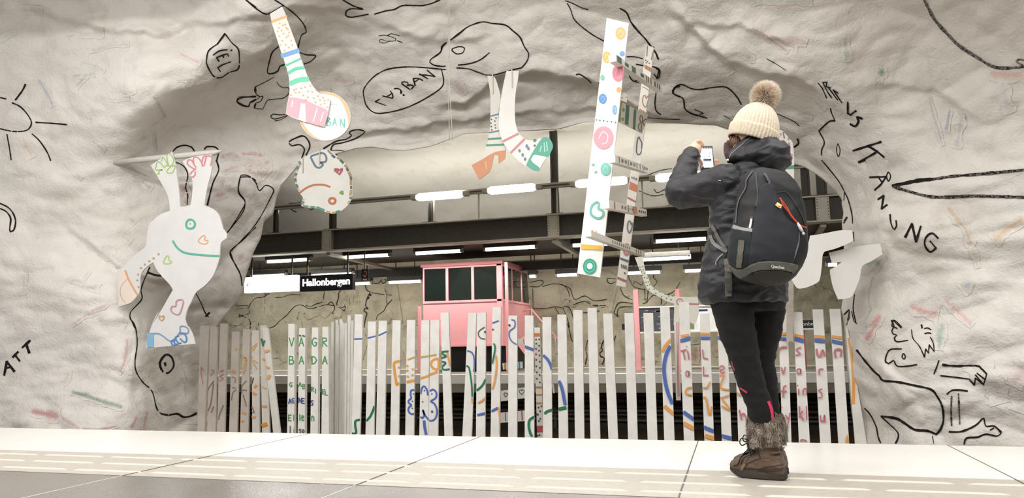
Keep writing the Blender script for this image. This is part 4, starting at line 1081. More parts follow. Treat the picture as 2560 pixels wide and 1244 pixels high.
# ---------------------------------------------------------------- information board on the far platform
IY = 15.3
r = empty('notice_board', (onY(1640, 925, IY).x, IY, 0)); tag(r, 'framed notice board between pink posts on the far platform', 'notice board')
for x0, x1, yt in ((1583, 1596, 724), (1687, 1699, 722)):
    a = onY(x0, yt, IY); b = onY(x1, yt, IY)
    Geo().box((a.x, IY-.05, 0), (b.x, IY+.05, a.z)).build('post', M['pink'], r, bevel=.01); Geo().box((a.x-.04, IY-.1, 0), (b.x+.04, IY+.1, .02)).build('foot_plate', M['pink'], r)
za = onY(1640, 765, IY).z; zb_ = onY(1640, 832, IY).z; xa = onY(1593, 800, IY).x; xm = onY(1694, 800, IY).x; xe = onY(1860, 800, IY).x
for (u, w_) in ((xa, xm), (xm+.02, xe)):
    f = Geo(); f.box((u, IY-.04, za-.03), (w_, IY+.03, za)); f.box((u, IY-.04, zb_), (w_, IY+.03, zb_+.03)); f.box((u, IY-.04, zb_), (u+.03, IY+.03, za)); f.box((w_-.03, IY-.04, zb_), (w_, IY+.03, za)); f.build('frame', M['white_metal'], r)
g = Geo(); g.box((xa+.03, IY-.01, zb_+.03), (xm-.03, IY+.02, za-.03), srgb('4a4a50'))
rn = random.Random(3)
for i in range(46):
    x = rn.uniform(xa+.05, xm-.2); z = rn.uniform(zb_+.06, za-.08); g.box((x, IY-.013, z), (x+rn.uniform(.03, .14), IY-.011, z+rn.uniform(.008, .03)), srgb(rn.choice(['8a8a90', '6c6c74', '9a9aa0', '3a3a44'])))
g.build('picture', M['board'], r)
g = Geo(); g.box((xm+.05, IY-.01, zb_+.03), (xe-.03, IY+.02, za-.03), srgb('e9e8e4'))
for u, c in ((.06, '7d8a62'), (.3, 'f8f8f6'), (.62, 'f8f8f6'), (.85, '39456e')):
    x = xm+.05+(xe-xm)*u*.9; g.box((x, IY-.014, zb_+.06), (x+.2, IY-.011, za-.07), srgb(c))
    g.box((x, IY-.017, za-.13), (x+.2, IY-.015, za-.09), srgb('2a3358'))
g.build('notices', M['board'], r)
# small platform sign on a red-pink post, right
r = empty('platform_sign', (onY(2010, 925, IY).x, IY, 0)); tag(r, 'small black station sign on a red post, seen between the pickets', 'sign')
a = onY(2006, 832, IY); Geo().box((a.x-.04, IY-.03, 0), (a.x+.04, IY+.03, onY(2006, 800, IY).z)).build('post', simple('red_post', 'b0585a', .5), r)
a = onY(2000, 801, IY); b = onY(2040, 815, IY); zq = (a.z+b.z)/2
Geo().box((a.x, IY-.06, zq-.09), (b.x, IY-.03, zq+.06)).build('panel', M['sign_black'], r); Geo().box((a.x, IY-.06, zq-.12), (b.x, IY-.03, zq-.09)).build('rim', M['white_metal'], r)
textmesh('Hallonbergen', .1, M['white_metal'], 'lettering', r, ((a.x+b.x)/2, IY-.065, zq-.01), (1, 0, 0), (0, 0, 1))
a = onY(1558, 816, 16.6); tag(Geo().box((a.x-.03, 16.6, a.z-.07), (a.x+.03, 16.75, a.z+.06)).build('wall_box', M['black']), 'tiny black box on the far wall left of the pink post', 'box')

# ---------------------------------------------------------------- picket fences
PY = 8.0; PT = .025
GR, BL, OR, DG, TX = '4e9a5c', '5470b8', 'eba85a', '1f7a50', 'c97882'
def picket(root, quad, col, draws, Y=PY, thick=PT):
    """quad: photo corners tl, tr, br, bl of the visible front; the board runs on down to the track bed"""
    tl, tr, br, bl = quad
    y2 = 1330; k = lambda a, b: (b[0]+(b[0]-a[0])*(y2-b[1])/(b[1]-a[1]), y2)
    q = [tl, tr, k(tr, br), k(tl, bl)]
    g = Geo(); n = len(q); fr = [onY(x, y, Y) for x, y in q]
    for p in fr[2:]: p.z = max(p.z, -1.16)
    bk = [p+Vector((0, thick, 0)) for p in fr]; c = srgb(col)
    g.add(fr+bk, [(0, 1, 2, 3), (7, 6, 5, 4), (0, 4, 5, 1), (1, 5, 6, 2), (2, 6, 7, 3), (3, 7, 4, 0)], c)
    paint(g, lambda x, y, L: onY(x, y, Y-L), draws, conv=[tl, tr, br, bl])
    return g.build('picket', M['picket'], root)
def Q(k, tl, tr, ty, bl, br, by): 
    a = cv(k, f'{tl},{ty} {tr},{ty} {br},{by} {bl},{by}'); return a
def D(k, txt):
    out = []
    for line in txt.strip().split('\n'):
        line = line.strip()
        if not line: continue
        h, pts = line.split('|'); t = h.split(); p = cv(k, pts)
        if t[0] == 'f': out.append(('f', p, t[1]))
        elif t[0] == 'd':
            for x, y in p: out.append(('f', disc(x, y, float(t[2]), float(t[3]) if len(t) > 3 else None, 10), t[1]))
        else: out.append((t[0], p, float(t[2]), t[1], len(t) > 3))
    return out
def rail(root, x0, x1, Y, z=-.85):
    a = onY(x0, 1100, Y).x; b = onY(x1, 1100, Y).x
    Geo().box((a, Y+PT, z), (b, Y+PT+.05, z+.09)).build('rail', M['steel_light'], root)
# left group, board colour greyer nearest the rock
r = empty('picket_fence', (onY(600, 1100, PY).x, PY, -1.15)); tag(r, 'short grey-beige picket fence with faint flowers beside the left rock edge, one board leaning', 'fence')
LG = D('B2', '''
s b8848a 3|100,575 80,545 80,600 95,690
s b8848a 3|165,570 190,575 160,620
s 8a6a66 3|190,660 150,715 130,760
s b07a7c 3|275,605 240,625 270,640 240,665
s a87a80 3|345,630 375,640 370,680
s 907874 3|380,725 345,720
s 907874 3|340,830 355,760 385,740
s 907874 3|470,660 430,710 430,770
s 907874 3|430,740 475,745
s 907874 3|440,780 470,880
s d8a868 3|380,410 375,385 395,385
s d8a868 3|435,455 470,470 435,440
s d8a868 3|440,600 460,560 470,480 440,560
s d8a868 3|565,335 520,375 525,400 560,350
s d8a868 3|520,450 525,465 510,470 560,560
s d8a868 3|530,480 570,510
s 907874 3|530,630 515,690 530,640
s 907874 3|185,680 160,860 130,930
s 907874 3|270,870 235,960 230,1000
s 907874 3|185,880 165,935
s 907874 3|515,880 535,930 520,935
''')+D('B2', '''
l e0a060 6|350,575 370,590
l e0a060 6|440,935 460,945
l e0a060 5|425,1010 445,1005
l e0a060 6|540,715 555,700
l e0a060 6|530,765 550,778
l e0a060 5|520,975 545,975
l e0a060 6|610,880 638,882
l d8903c 10|610,1045 640,1035
l e0b080 5|610,712 635,725
l e0a060 5|612,470 622,480
l e0a868 6|630,410 662,400
l e0a868 6|645,540 660,550
l e0a868 7|655,640 668,615
l c0a090 4|245,575 270,568
l 3f7a58 4|600,300 612,355
l 3f7a58 4|612,355 625,315
''')
for q in ((70,150,185,45,110),(155,218,195,130,200),(243,305,165,215,280),(345,408,235,320,388),(440,500,215,415,483),(515,578,225,515,578),(590,645,183,598,662)):
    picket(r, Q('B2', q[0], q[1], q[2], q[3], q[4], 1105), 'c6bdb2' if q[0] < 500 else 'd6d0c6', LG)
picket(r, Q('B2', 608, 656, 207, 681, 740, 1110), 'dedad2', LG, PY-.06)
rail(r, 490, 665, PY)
# four boards with green writing
r = empty('picket_fence', (onY(770, 1100, PY).x, PY, -1.15)); tag(r, 'four pale pickets painted with green and blue names', 'fence')
W4 = []
for i, (chs, x) in enumerate((('VBG', 840), ('AAA', 925), ('GDR', 1036), ('RA', 1127))):
    for ch, y in zip(chs, (290, 450)): 
        xx, yy = cv('B2', f'{x},{y}')[0]; W4 += letter(ch, xx, yy, 11.5, 21 if y == 290 else 19, 2.8, GR)
for ch, x, y in (('G', 842, 675), ('A', 922, 672), ('B', 955, 690), ('R', 1030, 715), ('I', 1055, 730), ('E', 1125, 735), ('L', 1150, 745)):
    xx, yy = cv('B2', f'{x},{y}')[0]; W4 += letter(ch, xx, yy, 6.5, 11, 2.0, GR)
for ch, x, y in (('A', 833, 815), ('G', 862, 810), ('N', 922, 808), ('E', 948, 812), ('S', 1024, 830)):
    xx, yy = cv('B2', f'{x},{y}')[0]; W4 += letter(ch, xx, yy, 6.5, 12, 2.2, '3e4f96')
for ch, x, y, h in (('E', 832, 955, 14), ('l', 866, 955, 14), ('l', 918, 950, 15), ('e', 942, 950, 15), ('n', 1030, 940, 19), ('l', 835, 1050, 18), ('i', 868, 1060, 14), ('s', 920, 1065, 14), ('o', 948, 1068, 12)):
    xx, yy = cv('B2', f'{x},{y}')[0]; W4 += letter(ch, xx, yy, 7, h, 2.0, GR if y < 1000 else '4a4a44')
W4 += D('B2', 'l 3a4a3c 3|925,270 938,270\nl 3a4a3c 2.5|955,270 972,275')
for q in ((832,886,170,820,880),(925,978,205,912,972),(1036,1090,200,1022,1085),(1127,1178,195,1117,1180)):
    picket(r, Q('B2', q[0], q[1], q[2], q[3], q[4], 1113), 'efede6', W4, thick=.05)
rail(r, 722, 822, PY)
# boards seen edge-on, the fence turning away
r = empty('picket_fence', (onY(850, 1100, PY).x, PY, -1.15)); tag(r, 'bunched row of narrow pale pickets seen edge-on, turning away beside the first blue-striped board', 'fence')
for i, q in enumerate(((1203,1224,152,1198,1219),(1240,1261,135,1232,1253),(1254,1270,178,1250,1264),(1275,1299,130,1268,1288),(1288,1306,152,1286,1300),(1305,1319,165,1300,1315),(1320,1338,163,1315,1333),(1345,1371,97,1338,1360),(1375,1397,140,1362,1383))):
    picket(r, Q('B2', q[0], q[1], q[2], q[3], q[4], 1115), 'e4e1d9', [], PY+.08+(8-i)*.075, .07)
a = onY(826, 1100, PY+.4).x; Geo().bar((onY(884, 1100, PY).x-.05, PY+.05, -.8), (a, PY+.75, -.8), .05, .09).build('rail', M['steel_light'], r)
# the long front fence
r = empty('picket_fence', (onY(1500, 1100, PY).x, PY, -1.15)); tag(r, 'long row of tall white pickets with painted loops, figures and letters across the opening', 'fence')
P3 = '''
l BL 4|85,350 152,348
l BL 4|195,342 260,326
l BL 4|285,320 346,291
s DG 6|60,1122 98,1118 92,1060 95,1020 130,1010
s DG 6|180,1020 210,990 235,940 250,897
s OR 7|510,518 450,532 412,545 412,600 425,690 432,722 455,712
l c9b060 5|525,518 580,498
l c9b060 5|628,500 752,480
s OR 7|512,702 580,688
l OR 6|626,672 690,652
l OR 6|696,645 762,618
s OR 6 c|770,515 725,525 712,560 735,592 770,590
d OR 3|448,583 450,655 518,570 518,608 562,597 522,657 560,645
s BL 4.5|575,765 548,772 545,810 550,832 530,850 528,870 550,890 530,910 528,940 548,962 575,960
s BL 4.5|625,800 640,745 660,738 680,770 685,810
s BL 4.5|700,775 730,762 755,790 750,830 712,858 740,880 760,930 755,980 735,1010 700,1015 665,975 645,930 655,970 642,995 625,985
s BL 7|655,1015 660,1070 672,1132
d 5a5f78 1.8|568,798 558,858 558,915 658,770 643,862 718,798
d 3f5a9a 3|720,943
s DG 4.5|855,450 800,455 795,465 835,490 800,505 795,530 830,545 800,580 820,600 865,595
l OR 5|845,465 868,570
s BL 3.5|1008,445 1045,460 1062,500 1066,560 1060,615
s DG 4|1000,570 1020,580 1035,650 1045,740 1048,820
l OR 4|1045,830 1052,870
s 4a5a50 2.5|1150,252 1105,285 1100,320 1125,345 1155,348
d 2f3a30 3|1155,292
d 2f3a30 2.4|1217,272
s DG 5|1085,770 1130,730 1160,675
l OR 5|1102,870 1130,855
l OR 5|1125,858 1158,830
l BL 6|1095,970 1152,958
l BL 6|1210,938 1252,915
l BL 3|1215,218 1262,200
s DG 4|1225,385 1235,430 1212,550
s OR 4.5|1240,480 1248,560 1235,680 1212,760
s OR 4|1262,905 1272,980 1275,1130
d 2f5a40 3|1352,237
s 6474b0 3|1368,192 1395,200 1395,250 1355,285 1352,330 1375,370 1412,393
'''.replace('DG', DG).replace('BL', BL).replace('OR', OR)
P4 = '''
l BL 7|172,412 250,440
s BL 7|320,482 355,515 380,560 392,600
s DG 6|330,960 355,940 395,928
s DG 6|248,985 210,1010 202,1060 215,1120 230,1145
s BL 8|448,690 475,760 500,888
l DG 8|450,922 502,910
s OR 7|1298,455 1310,420 1335,385 1368,350
s BL 9|1362,405 1330,470 1310,560 1312,650 1335,770 1378,880
l OR 9|1318,902 1385,960
'''.replace('DG', DG).replace('BL', BL).replace('OR', OR)
P5 = '''
s OR 6|160,258 215,250
l BL 9|160,288 222,272
s OR 6|287,243 348,243
l BL 8|288,270 350,270
l OR 6|400,240 470,250
l BL 8|400,268 470,275
l OR 7|785,245 850,245
l BL 8|785,272 850,278
l OR 7|900,252 955,262
l BL 9|900,275 960,292
l OR 7|1022,258 1095,265
l BL 9|1025,285 1096,292
l OR 7|1145,262 1205,268
l BL 9|1140,290 1210,305
l BL 9|182,752 242,795
l OR 10|185,825 240,855
l BL 9|315,850 378,875
l OR 10|325,905 375,920
l BL 9|430,905 490,920
s TX 3.4|160,355 200,345
s TX 3.4|175,350 188,410
s TX 3.4|205,355 215,410
d TX 1.6|200,325
l TX 3.4|302,348 308,400
l TX 3.4|308,400 335,405
l TX 3.4|308,458 308,512
l TX 3.4|308,512 338,512
s TX 3|415,480 440,470 435,452 415,455 415,480 425,495 448,490
s TX 3|215,490 198,485 195,510 212,518 214,488 215,515
s OR 4.5|235,590 205,595 192,620 205,635 235,640
s OR 4|352,552 330,590 305,592
s OR 5|305,655 325,665 345,765 365,715
s OR 4|410,515 440,510 418,590 480,605
s OR 4|415,660 480,640
s OR 4|430,668 480,735 425,710
l OR 6|520,625 548,640
s TX 4|540,735 555,800
s TX 4|550,775 570,760 590,800
s TX 5|800,330 795,380
s TX 5|797,350 815,332 850,330
s TX 3.5|940,330 910,345 925,362 935,375 905,382
s TX 5|1040,340 1045,375 1065,390 1080,350 1095,388
s TX 5|1165,400 1162,350 1200,348 1198,392
l TX 3.6|812,462 825,502
l TX 3.6|825,502 838,460
s TX 3.4|935,470 915,475 918,500 938,495 936,470 938,505
s TX 3.6|1060,510 1058,475 1085,472
s TX 4.4|845,580 828,590 825,655
l TX 4|812,615 845,615
s TX 3.6|925,600 925,640
d TX 2|918,578
s TX 3.6|955,640 955,605 975,600 975,640
s TX 3.4|1078,600 1055,610 1075,630 1070,655 1050,655
d TX 2.6|813,718
l TX 3.4|840,770 855,795
l TX 3.4|868,758 848,860
l TX 4|930,715 932,785
l TX 4|950,745 935,765
l TX 4|935,765 955,802
l TX 3|975,712 977,800
s TX 4|1065,770 1068,805 1088,805 1092,770 1095,815
s TX 4|940,945 942,930 970,935 975,948
f OR|1225,948 1240,890 1255,950
'''.replace('TX', TX).replace('BL', BL).replace('OR', OR)
dr = D('B3', P3)+D('B4', P4)+D('B5', P5)
WHT = 'f2f0ea'
L3 = ((88,153,148,65,133),(196,260,206,178,246),(284,350,200,264,334),(397,463,197,381,449),(515,582,194,503,573),(634,697,196,619,692),(707,781,194,695,770),(789,856,133,818,885),(1017,1083,137,976,1050),(1088,1161,134,1082,1156),(1215,1283,88,1203,1277),(1345,1418,158,1345,1418))
L4 = ((170,240,157,172,248),(314,386,170,322,395),(436,510,150,449,525),(566,642,112,582,658),(683,758,96,708,787),(810,885,141,853,931),(985,1060,138,1015,1094),(1140,1219,137,1175,1255),(1276,1354,88,1311,1395))
L5_ = ((148,214,37,182,250),(283,345,112,315,378),(395,455,130,428,492),(505,565,125,535,600),(640,705,110,665,730),(790,850,70,822,880),(890,948,103,928,998),(1015,1083,85,1065,1135),(1125,1195,82,1183,1252))
for i, q in enumerate(L3): picket(r, Q('B3', *q, 1133), WHT, dr, PY+(i % 3)*.004)
for q in L4: picket(r, Q('B4', *q, 1150), WHT, dr)
for q in L5_: picket(r, Q('B5', *q, 945), WHT, dr)
rail(r, 882, 2125, PY)
q = cv('B5', '1228,190 1245,215 1365,948 1380,1150 1310,1150 1290,948')
g = Geo(); slab(g, q, lambda x, y: PY-.05, PT, 'ebe8e0'); paint(g, lambda x, y, L: onY(x, y, PY-.05-L), [('s', cv('B5', '1250,270 1272,400 1280,550 1280,700'), 8, OR)], conv=q)
o = g.build('picket', M['picket'], r)

# ---------------------------------------------------------------- striped post with rungs behind the long fence
TY = 8.45
r = empty('painted_ladder', (onY(1345, 1100, TY).x, TY, -1.15)); tag(r, 'narrow dotted ladder post with stubby painted rungs standing behind the pickets', 'ladder')
q = cv('B4', '247,256 293,256 322,1150 268,1150'); q2 = [q[0], q[1], (q[2][0]+6, 1290), (q[3][0]+6, 1290)]
rn = random.Random(8); dd = [('f', cv('B4', '246,302 300,302 300,330 246,332'), 'e08a4c')]
for (x, y) in cv('B4', '262,355 288,353 264,388 287,405 262,430 286,445 262,475 290,484 264,520 292,535 265,572 294,585 268,622 292,645 268,675 293,704 283,910 305,900 268,965 296,940 278,968 297,1003 285,1020 275,1140 290,1135'): dd.append(('f', disc(x, y, 2.2, 2.6, 8), '55605e'))
dd += [('f', cv('B4', '258,738 310,738 310,752 258,752'), 'e08a4c'), ('f', cv('B4', '258,800 312,800 312,812 258,812'), 'e0984c'), ('f', cv('B4', '262,868 314,868 314,880 262,880'), 'e0984c'), ('f', cv('B4', '268,1060 320,1058 320,1110 268,1112'), 'c96068')]
g = Geo(); slab(g, q2, lambda x, y: TY, .03, 'f2efe8'); paint(g, lambda x, y, L: onY(x, y, TY-L), dd, conv=q2); g.build('post', M['board'], r)
for pts, ds in ((cv('B4', '108,352 155,345 165,392 120,400'), [('s', cv('B4', '158,350 166,395'), 2, '2a2a2a')]),
                (cv('B3', '1295,547 1455,535 1458,590 1300,600'), [('f', cv('B3', '1312,548 1325,547 1325,600 1312,600'), 'd8873c'), ('f', cv('B3', '1428,538 1442,537 1442,592 1428,593'), '3f8fc6')]),
                (cv('B4', '-30,775 172,745 178,832 -25,860'), [('s', heart(*cv('B4', '15,805')[0], 10, 11, .2), 2, '3f6a70', True), ('s', heart(*cv('B4', '145,782')[0], 13, 13), 2, '3f6a70', True)]),
                (cv('B4', '-40,955 240,930 245,1015 -35,1035'), [('l', cv('B4', '12,952 14,1020'), 2, '3a6a58'), ('l', cv('B4', '145,940 150,1012'), 3, 'b0555a')]),
                (cv('B4', '394,720 402,715 412,790 404,795'), [])):
    g = Geo(); slab(g, pts, lambda x, y: TY-.04, .04, 'f2efe8'); paint(g, lambda x, y, L: onY(x, y, TY-.04-L), ds, conv=pts); g.build('rung', M['board'], r)
# ---------------------------------------------------------------- hanging cut-out artworks
def clear_depth(pts, gap=.05, default=8.0):
    ds = []
    for p in lin(pts, 20, True):
        h = hit(p.x, p.y)
        if h is not None: ds.append(h.y)
    return (min(ds) if ds else default)-gap
def peg(parent, x, y0, y1, Y, name='hanging_strip', w=.012, mat=None):
    a = onY(x, y0, Y); b = onY(x, y1, Y)
    Geo().box((a.x-w/2, Y-.012, b.z), (a.x+w/2, Y-.001, a.z)).build(name, mat or M['wire'], parent)
TEAL, GRN, PNK, PEA, BLU = '62b9a4', '4cb48c', 'e39aa4', 'efb98c', '6a9fd0'
# rod and acrobat
pass
AC = ('Y4', )
ac = cv('Y4', '135,195 200,150 330,70 348,130 362,190 375,290 390,400 405,575 495,560 512,480 515,330 480,250 425,155 515,118 600,105 690,95 692,230 668,330 650,400 635,480 625,560 700,590 755,640 785,730 795,770 830,820 828,860 775,905 765,1010')
ac += cv('L1', '1620,740 1580,850 1520,925 1450,980 1415,1050 1385,1110 1370,1180 1385,1225 1395,1244')
ac += cv('B1', '1262,95 1290,150 1306,211 978,241 990,190 1000,140 1020,80 1050,15 1062,-5')
ac += cv('L1', '1135,1210 1200,1100 1280,960 1260,925 1200,860 1160,810 1135,757 1085,790 1050,830 1035,880 1035,930 1030,980 1000,1030 965,1060 877,1090 872,980 868,835 920,780 1000,700 1075,640 1088,570 1095,520 1110,470 1140,440 1190,400 1260,375 1250,290 1230,230 1200,180 1160,110')
RODY = clear_depth(ac, .06)+.02
r = empty('rod', onY(285, 405, RODY)); tag(r, 'pointed pale pole the white acrobat cut-out hangs from', 'pole')
a = onY(281, 406, max((hit(281, 406) or Vector((0, 7, 0))).y+.004, RODY)); b = onY(536, 381, RODY); c = onY(555, 376, RODY)
rr = mpp(400, 400, RODY)*6.2
Geo().tube([a, a.lerp(b, .5), b, b.lerp(c, .5), c], [rr*.95, rr, rr*.95, rr*.6, rr*.12], 14).build('shaft', M['rod_white'], r, True)
acd = D('Y4', '''
s a8c878 3|190,275 215,270 205,250 240,235 180,235 185,200 190,170 215,165 250,205 265,215
s a8c878 3|230,160 245,125 270,150 295,205
s a8c878 3|280,110 300,85 330,110 345,150 330,190 300,195 280,110
s a8c878 3|300,190 270,200 265,215
s a8c878 3|355,195 320,205 285,240 290,262 330,262 352,225 355,195
s d98a90 3.4|545,230 510,215 470,180 480,145 510,150 530,185 550,215
s d98a90 3.4|550,225 520,245 500,270 495,295 520,300 540,280 540,250
s d98a90 3.4|530,185 525,130 555,120 590,150 610,205
s d98a90 3.4|600,180 615,120 640,115 620,200
s d98a90 3.4|640,110 680,110 692,140 680,200
d 9bc4a4 2.4|495,727
s e8b080 2.8 c|605,840 632,842 625,875 655,880 650,905 610,912 570,885
s b9cf8a 2.8 c|280,1022 300,1030 298,1058 325,1075 300,1092 250,1085
s TEAL 5|335,882 375,945 440,990 540,1008 650,1018 762,1022
d c9a48c 2.8|205,1005 160,1043 120,1070 80,1100 45,1132
s TEAL 5 c|495,688 525,700 538,730 525,762 495,772 465,762 458,728 470,700
'''.replace('TEAL', TEAL))+D('L1', '''
d c9a48c 2.4|1022,845 1017,888 1026,938
f f3e4d6|878,838 918,798 1020,1000 965,1058 880,1085
s c9b8a6 2|945,880 905,920 890,970 900,1020 930,1060
s e8b080 4.4|925,815 960,900 1018,1000
s d49aa4 3.2 c|1325,1140 1350,1080 1355,1040 1330,1032 1305,1045 1300,1080 1275,1082 1265,1105 1280,1130
s e0a868 2.6 c|1197,1187 1215,1165 1210,1150 1197,1158 1180,1150 1177,1165
''')+D('B1', '''
f 8fbfe2|988,145 1030,140 1028,232 985,238
s 8aa8cc 3|1002,142 1060,142 1100,165 1125,185 1150,190 1180,165 1205,130 1208,95 1240,95 1262,115 1255,140 1225,138 1205,150
s 5f8fc4 3.4|1205,135 1240,150 1250,185 1235,200 1205,175
s 5f8fc4 3.4|1200,155 1175,170 1195,205 1215,205
s 5f8fc4 3.4|1180,168 1165,195 1180,215 1200,205
s 5f8fc4 3.4|1165,185 1148,195 1155,220 1178,215
''')
r = empty('acrobat_cutout', onY(430, 868, RODY-.05)); tag(r, 'white rabbit-like cut-out with raised hands, round teal eye and wide teal smile', 'cut-out')
board('figure', ac, RODY-rr-.02, .015, 'e6e5e2', acd, None, r)
# sock leg and BAN disc
sk = cv('K2', '340,102 430,48 455,105 480,200 520,300 552,385 590,490 635,600 700,685 785,735 765,850 738,938 640,912 540,882 457,845 470,760 482,700 485,640 478,560 440,430 400,300 360,190')
skd = D('K2', '''
f fbf0e2|352,165 462,130 545,355 428,400
l PEA 7|358,160 460,122
l BLU 11|432,412 548,375
l GRN 5|455,485 565,435
s GRN 8|472,545 530,510 600,500
s GRN 12|485,620 560,590 635,585
f PNK|480,718 570,730 690,780 768,825 738,938 640,912 458,845
f fbf8f4|568,765 600,768 606,905 552,885
s f4ccd0 3|500,790 510,740
s f4ccd0 3|660,905 690,800
s f4ccd0 3|715,900 735,830
d PEA 2.2|412,172 435,188 405,205 460,205 395,232 425,225 480,240 408,268 440,248 462,275 475,262 497,298 430,300 415,330 455,330 478,350 503,333 447,372 470,215 450,180
d PEA 2.4|512,662 530,655 568,648 596,642 635,632 525,680 552,680 582,702 618,672 648,675 675,662 490,700 660,722 690,705 728,718 705,735 740,738 768,735 672,752 712,770 738,760 760,788 615,715 600,735
'''.replace('PEA', PEA).replace('BLU', '7aa6d8').replace('GRN', '63c49e').replace('PNK', PNK))
Yd = clear_depth(sk, .1)
r = empty('sock_leg_cutout', onY(690, 35, Yd)); tag(r, 'single hanging cut-out leg in a dotted sock with green stripes and pink foot', 'cut-out')
board('leg', sk, Yd-.03, .012, 'e2e0dc', skd, None, r)
dc = disc(812, 290, 65, 61, 40, .3); dd = [('f', disc(812, 290, 64, 60, 40, .3), 'e9a878'), ('f', [(752, 285), (775, 240), (810, 235), (850, 250), (870, 300), (862, 330), (830, 348), (800, 348), (770, 325)], 'eceae6'), ('f', [(784, 330), (840, 336), (828, 348), (800, 346)], 'fbfaf8')]  # near-white patch at the bottom is a lamp reflection put into the colour
dd += D('K2', '''
l 62ad9c 2.6|765,870 762,930
s 62ad9c 2.6|765,872 785,880 768,898 792,908 785,925 762,930
l 62ad9c 2.6|805,930 820,875
l 62ad9c 2.6|820,875 832,928
l 62ad9c 2.6|808,910 830,908
l 62ad9c 2.6|862,930 862,880
l 62ad9c 2.6|862,880 890,940
l 62ad9c 2.6|890,940 892,882
d 6a8a88 1|790,770 805,772 820,774 835,776
''')
r = empty('round_cutout', onY(812, 350, Yd+.02)); tag(r, 'round white disc with orange rim and green capital letters behind the pink foot', 'cut-out')
board('disc', dc, Yd+.0, .015, 'd8d6d2', dd, None, r)
# upside-down face
fc = cv('Y7', '280,370 300,350 420,300 540,250 620,235 670,240 740,300 810,350 880,420 940,520 975,620 980,740 975,870 930,970 860,1040 780,1090 690,1100 600,1075 520,1040 420,1020 330,1020 285,990 300,940 310,880 270,830 230,760 200,680 200,580 240,470')
Yf = clear_depth(fc, .1, 8.0); Yf = min(Yf, 8.05)
fd = D('Y7', '''
s 5f7d94 5 c|420,335 480,305 550,285 600,295 628,350 615,400 550,410 580,440 540,480 490,470 455,420
f b0505e|728,520 740,485 790,490 800,500 845,478 852,520 808,588 760,550
s f4e9e6 2|805,520 800,545 785,550
s c47a52 5|265,822 340,765 430,722 520,710 600,715 680,742
f 74a83e|795,825 820,795 855,790 862,840 845,852
s c9764a 6 c|705,893 740,905 748,930 735,960 705,968 675,955 665,928 675,903
l a08a74 5|650,250 695,295
l 4a5f6c 6|708,315 738,340
l a88f6c 5|775,345 805,365
l 2f6a48 6|820,380 852,415
l b08a6c 6|880,450 905,478
l 3f5a48 6|905,495 920,520
l b0805c 7|935,550 955,600
l 4a5f58 6|958,612 960,635
l b89058 6|958,655 958,705
l 4a6a60 5|960,735 962,760
l b8a070 6|960,790 950,850
l 4f7f7c 5|945,890 965,888
l c8a88c 5|940,935 925,960
l 3f8a7c 7|915,990 870,1035
l c8b08c 6|850,1050 825,1070
l 3f8a7c 6|800,1070 765,1080
l c8a868 5|745,1085 710,1088
l b8a888 5|670,1082 632,1075
l 4f9a8c 6|588,1055 505,1018
l 4f9a8c 5|455,1012 420,1010
l 6f9a8c 5|365,1005 320,1000
l 8a9a90 5|315,940 300,970
l 5f7f70 6|290,850 310,885
l 5f7f70 5|220,710 232,738
l 5f7060 5|205,630 208,655
l 5f7f70 5|205,580 220,560
l 6f7f78 5|228,500 245,470
l 7f7f78 5|262,400 268,430
d b0a898 1.6|478,1010 385,1003 318,908 255,780 240,755 212,675 210,600 230,525 265,455
''')
r = empty('face_cutout', onY(805, 530, Yf)); tag(r, 'white upside-down face cut-out with a dashed border, orange mouth and hearts', 'cut-out')
board('face', fc, Yf, .012, 'efece4', fd, None, r)
peg(r, *((700+315/5.409,)), 330+345/5.409, 330+555/5.409, Yf-.002); peg(r, 700+540/5.409, 330+235/5.409, 330+440/5.409, Yf-.002)
# pair of legs
l1 = cv('Y5', '250,80 325,95 360,180 390,290 392,340 370,480 372,640 385,700 410,760 440,830 445,940 435,975 370,1022 365,930 325,925 300,1040 275,1105 160,1195 80,1040 180,960 240,850 262,740 280,640 282,500 285,400 278,250')
l2 = cv('Y5', '455,30 588,30 575,140 555,250 545,400 548,560 565,640 590,700 640,750 700,775 760,770 870,745 920,765 950,850 880,960 800,1105 740,1090 660,1050 560,970 490,895 420,800 385,700 370,600 380,430 400,300 425,160')
l1d = D('Y5', '''
l 5a7fa0 4|282,517 370,492
l 5a7fa0 4|276,692 372,672
l 3f8a68 5|262,760 400,752
l 3f8a68 5|242,828 432,818
f d08a5c|80,1040 190,980 280,925 350,895 445,880 435,975 370,1022 365,930 325,925 300,1040 275,1105 160,1195
s e0a880 4|230,1000 240,1080
d 505050 2|295,550 343,535 330,568 288,590 333,610 293,625 338,640 297,662
''')
l2d = D('Y5', '''
l d08890 6|420,785 580,705
l d08890 6|505,905 645,765
f 4fac94|840,750 905,748 940,790 952,850 905,955 830,940 750,930 715,985 805,1060 798,1105 740,1095 665,1045 690,985 760,860
f f6f4f0|750,932 885,955 815,1070 735,1010 722,980
s a8dccc 3|860,800 865,900
s a8dccc 3|830,830 815,895
s a8dccc 3|885,790 895,890
d 5a7a90 3.2 4.4|595,885 655,975 755,775
d 5f7fb0 3.2 4.6|672,835 690,862 628,930
d 4a7a6c 3 3|765,772 757,830
''')
Y1_ = clear_depth(l1[:6]+l1[-6:], .08); Y2_ = min(clear_depth(l2[:8]+l2[-6:], .08), Y1_-.05)
r = empty('leg_cutout', onY(1235, 190, Y1_)); tag(r, 'thin cut-out leg with an orange high-heeled shoe under the big drawn head', 'cut-out', 'pair of cut-out legs')
board('leg', l1, Y1_, .012, 'dedad0', l1d, None, r); peg(r, 1160+308/4.288, 170+65/4.288, 170+280/4.288, Y1_-.001)
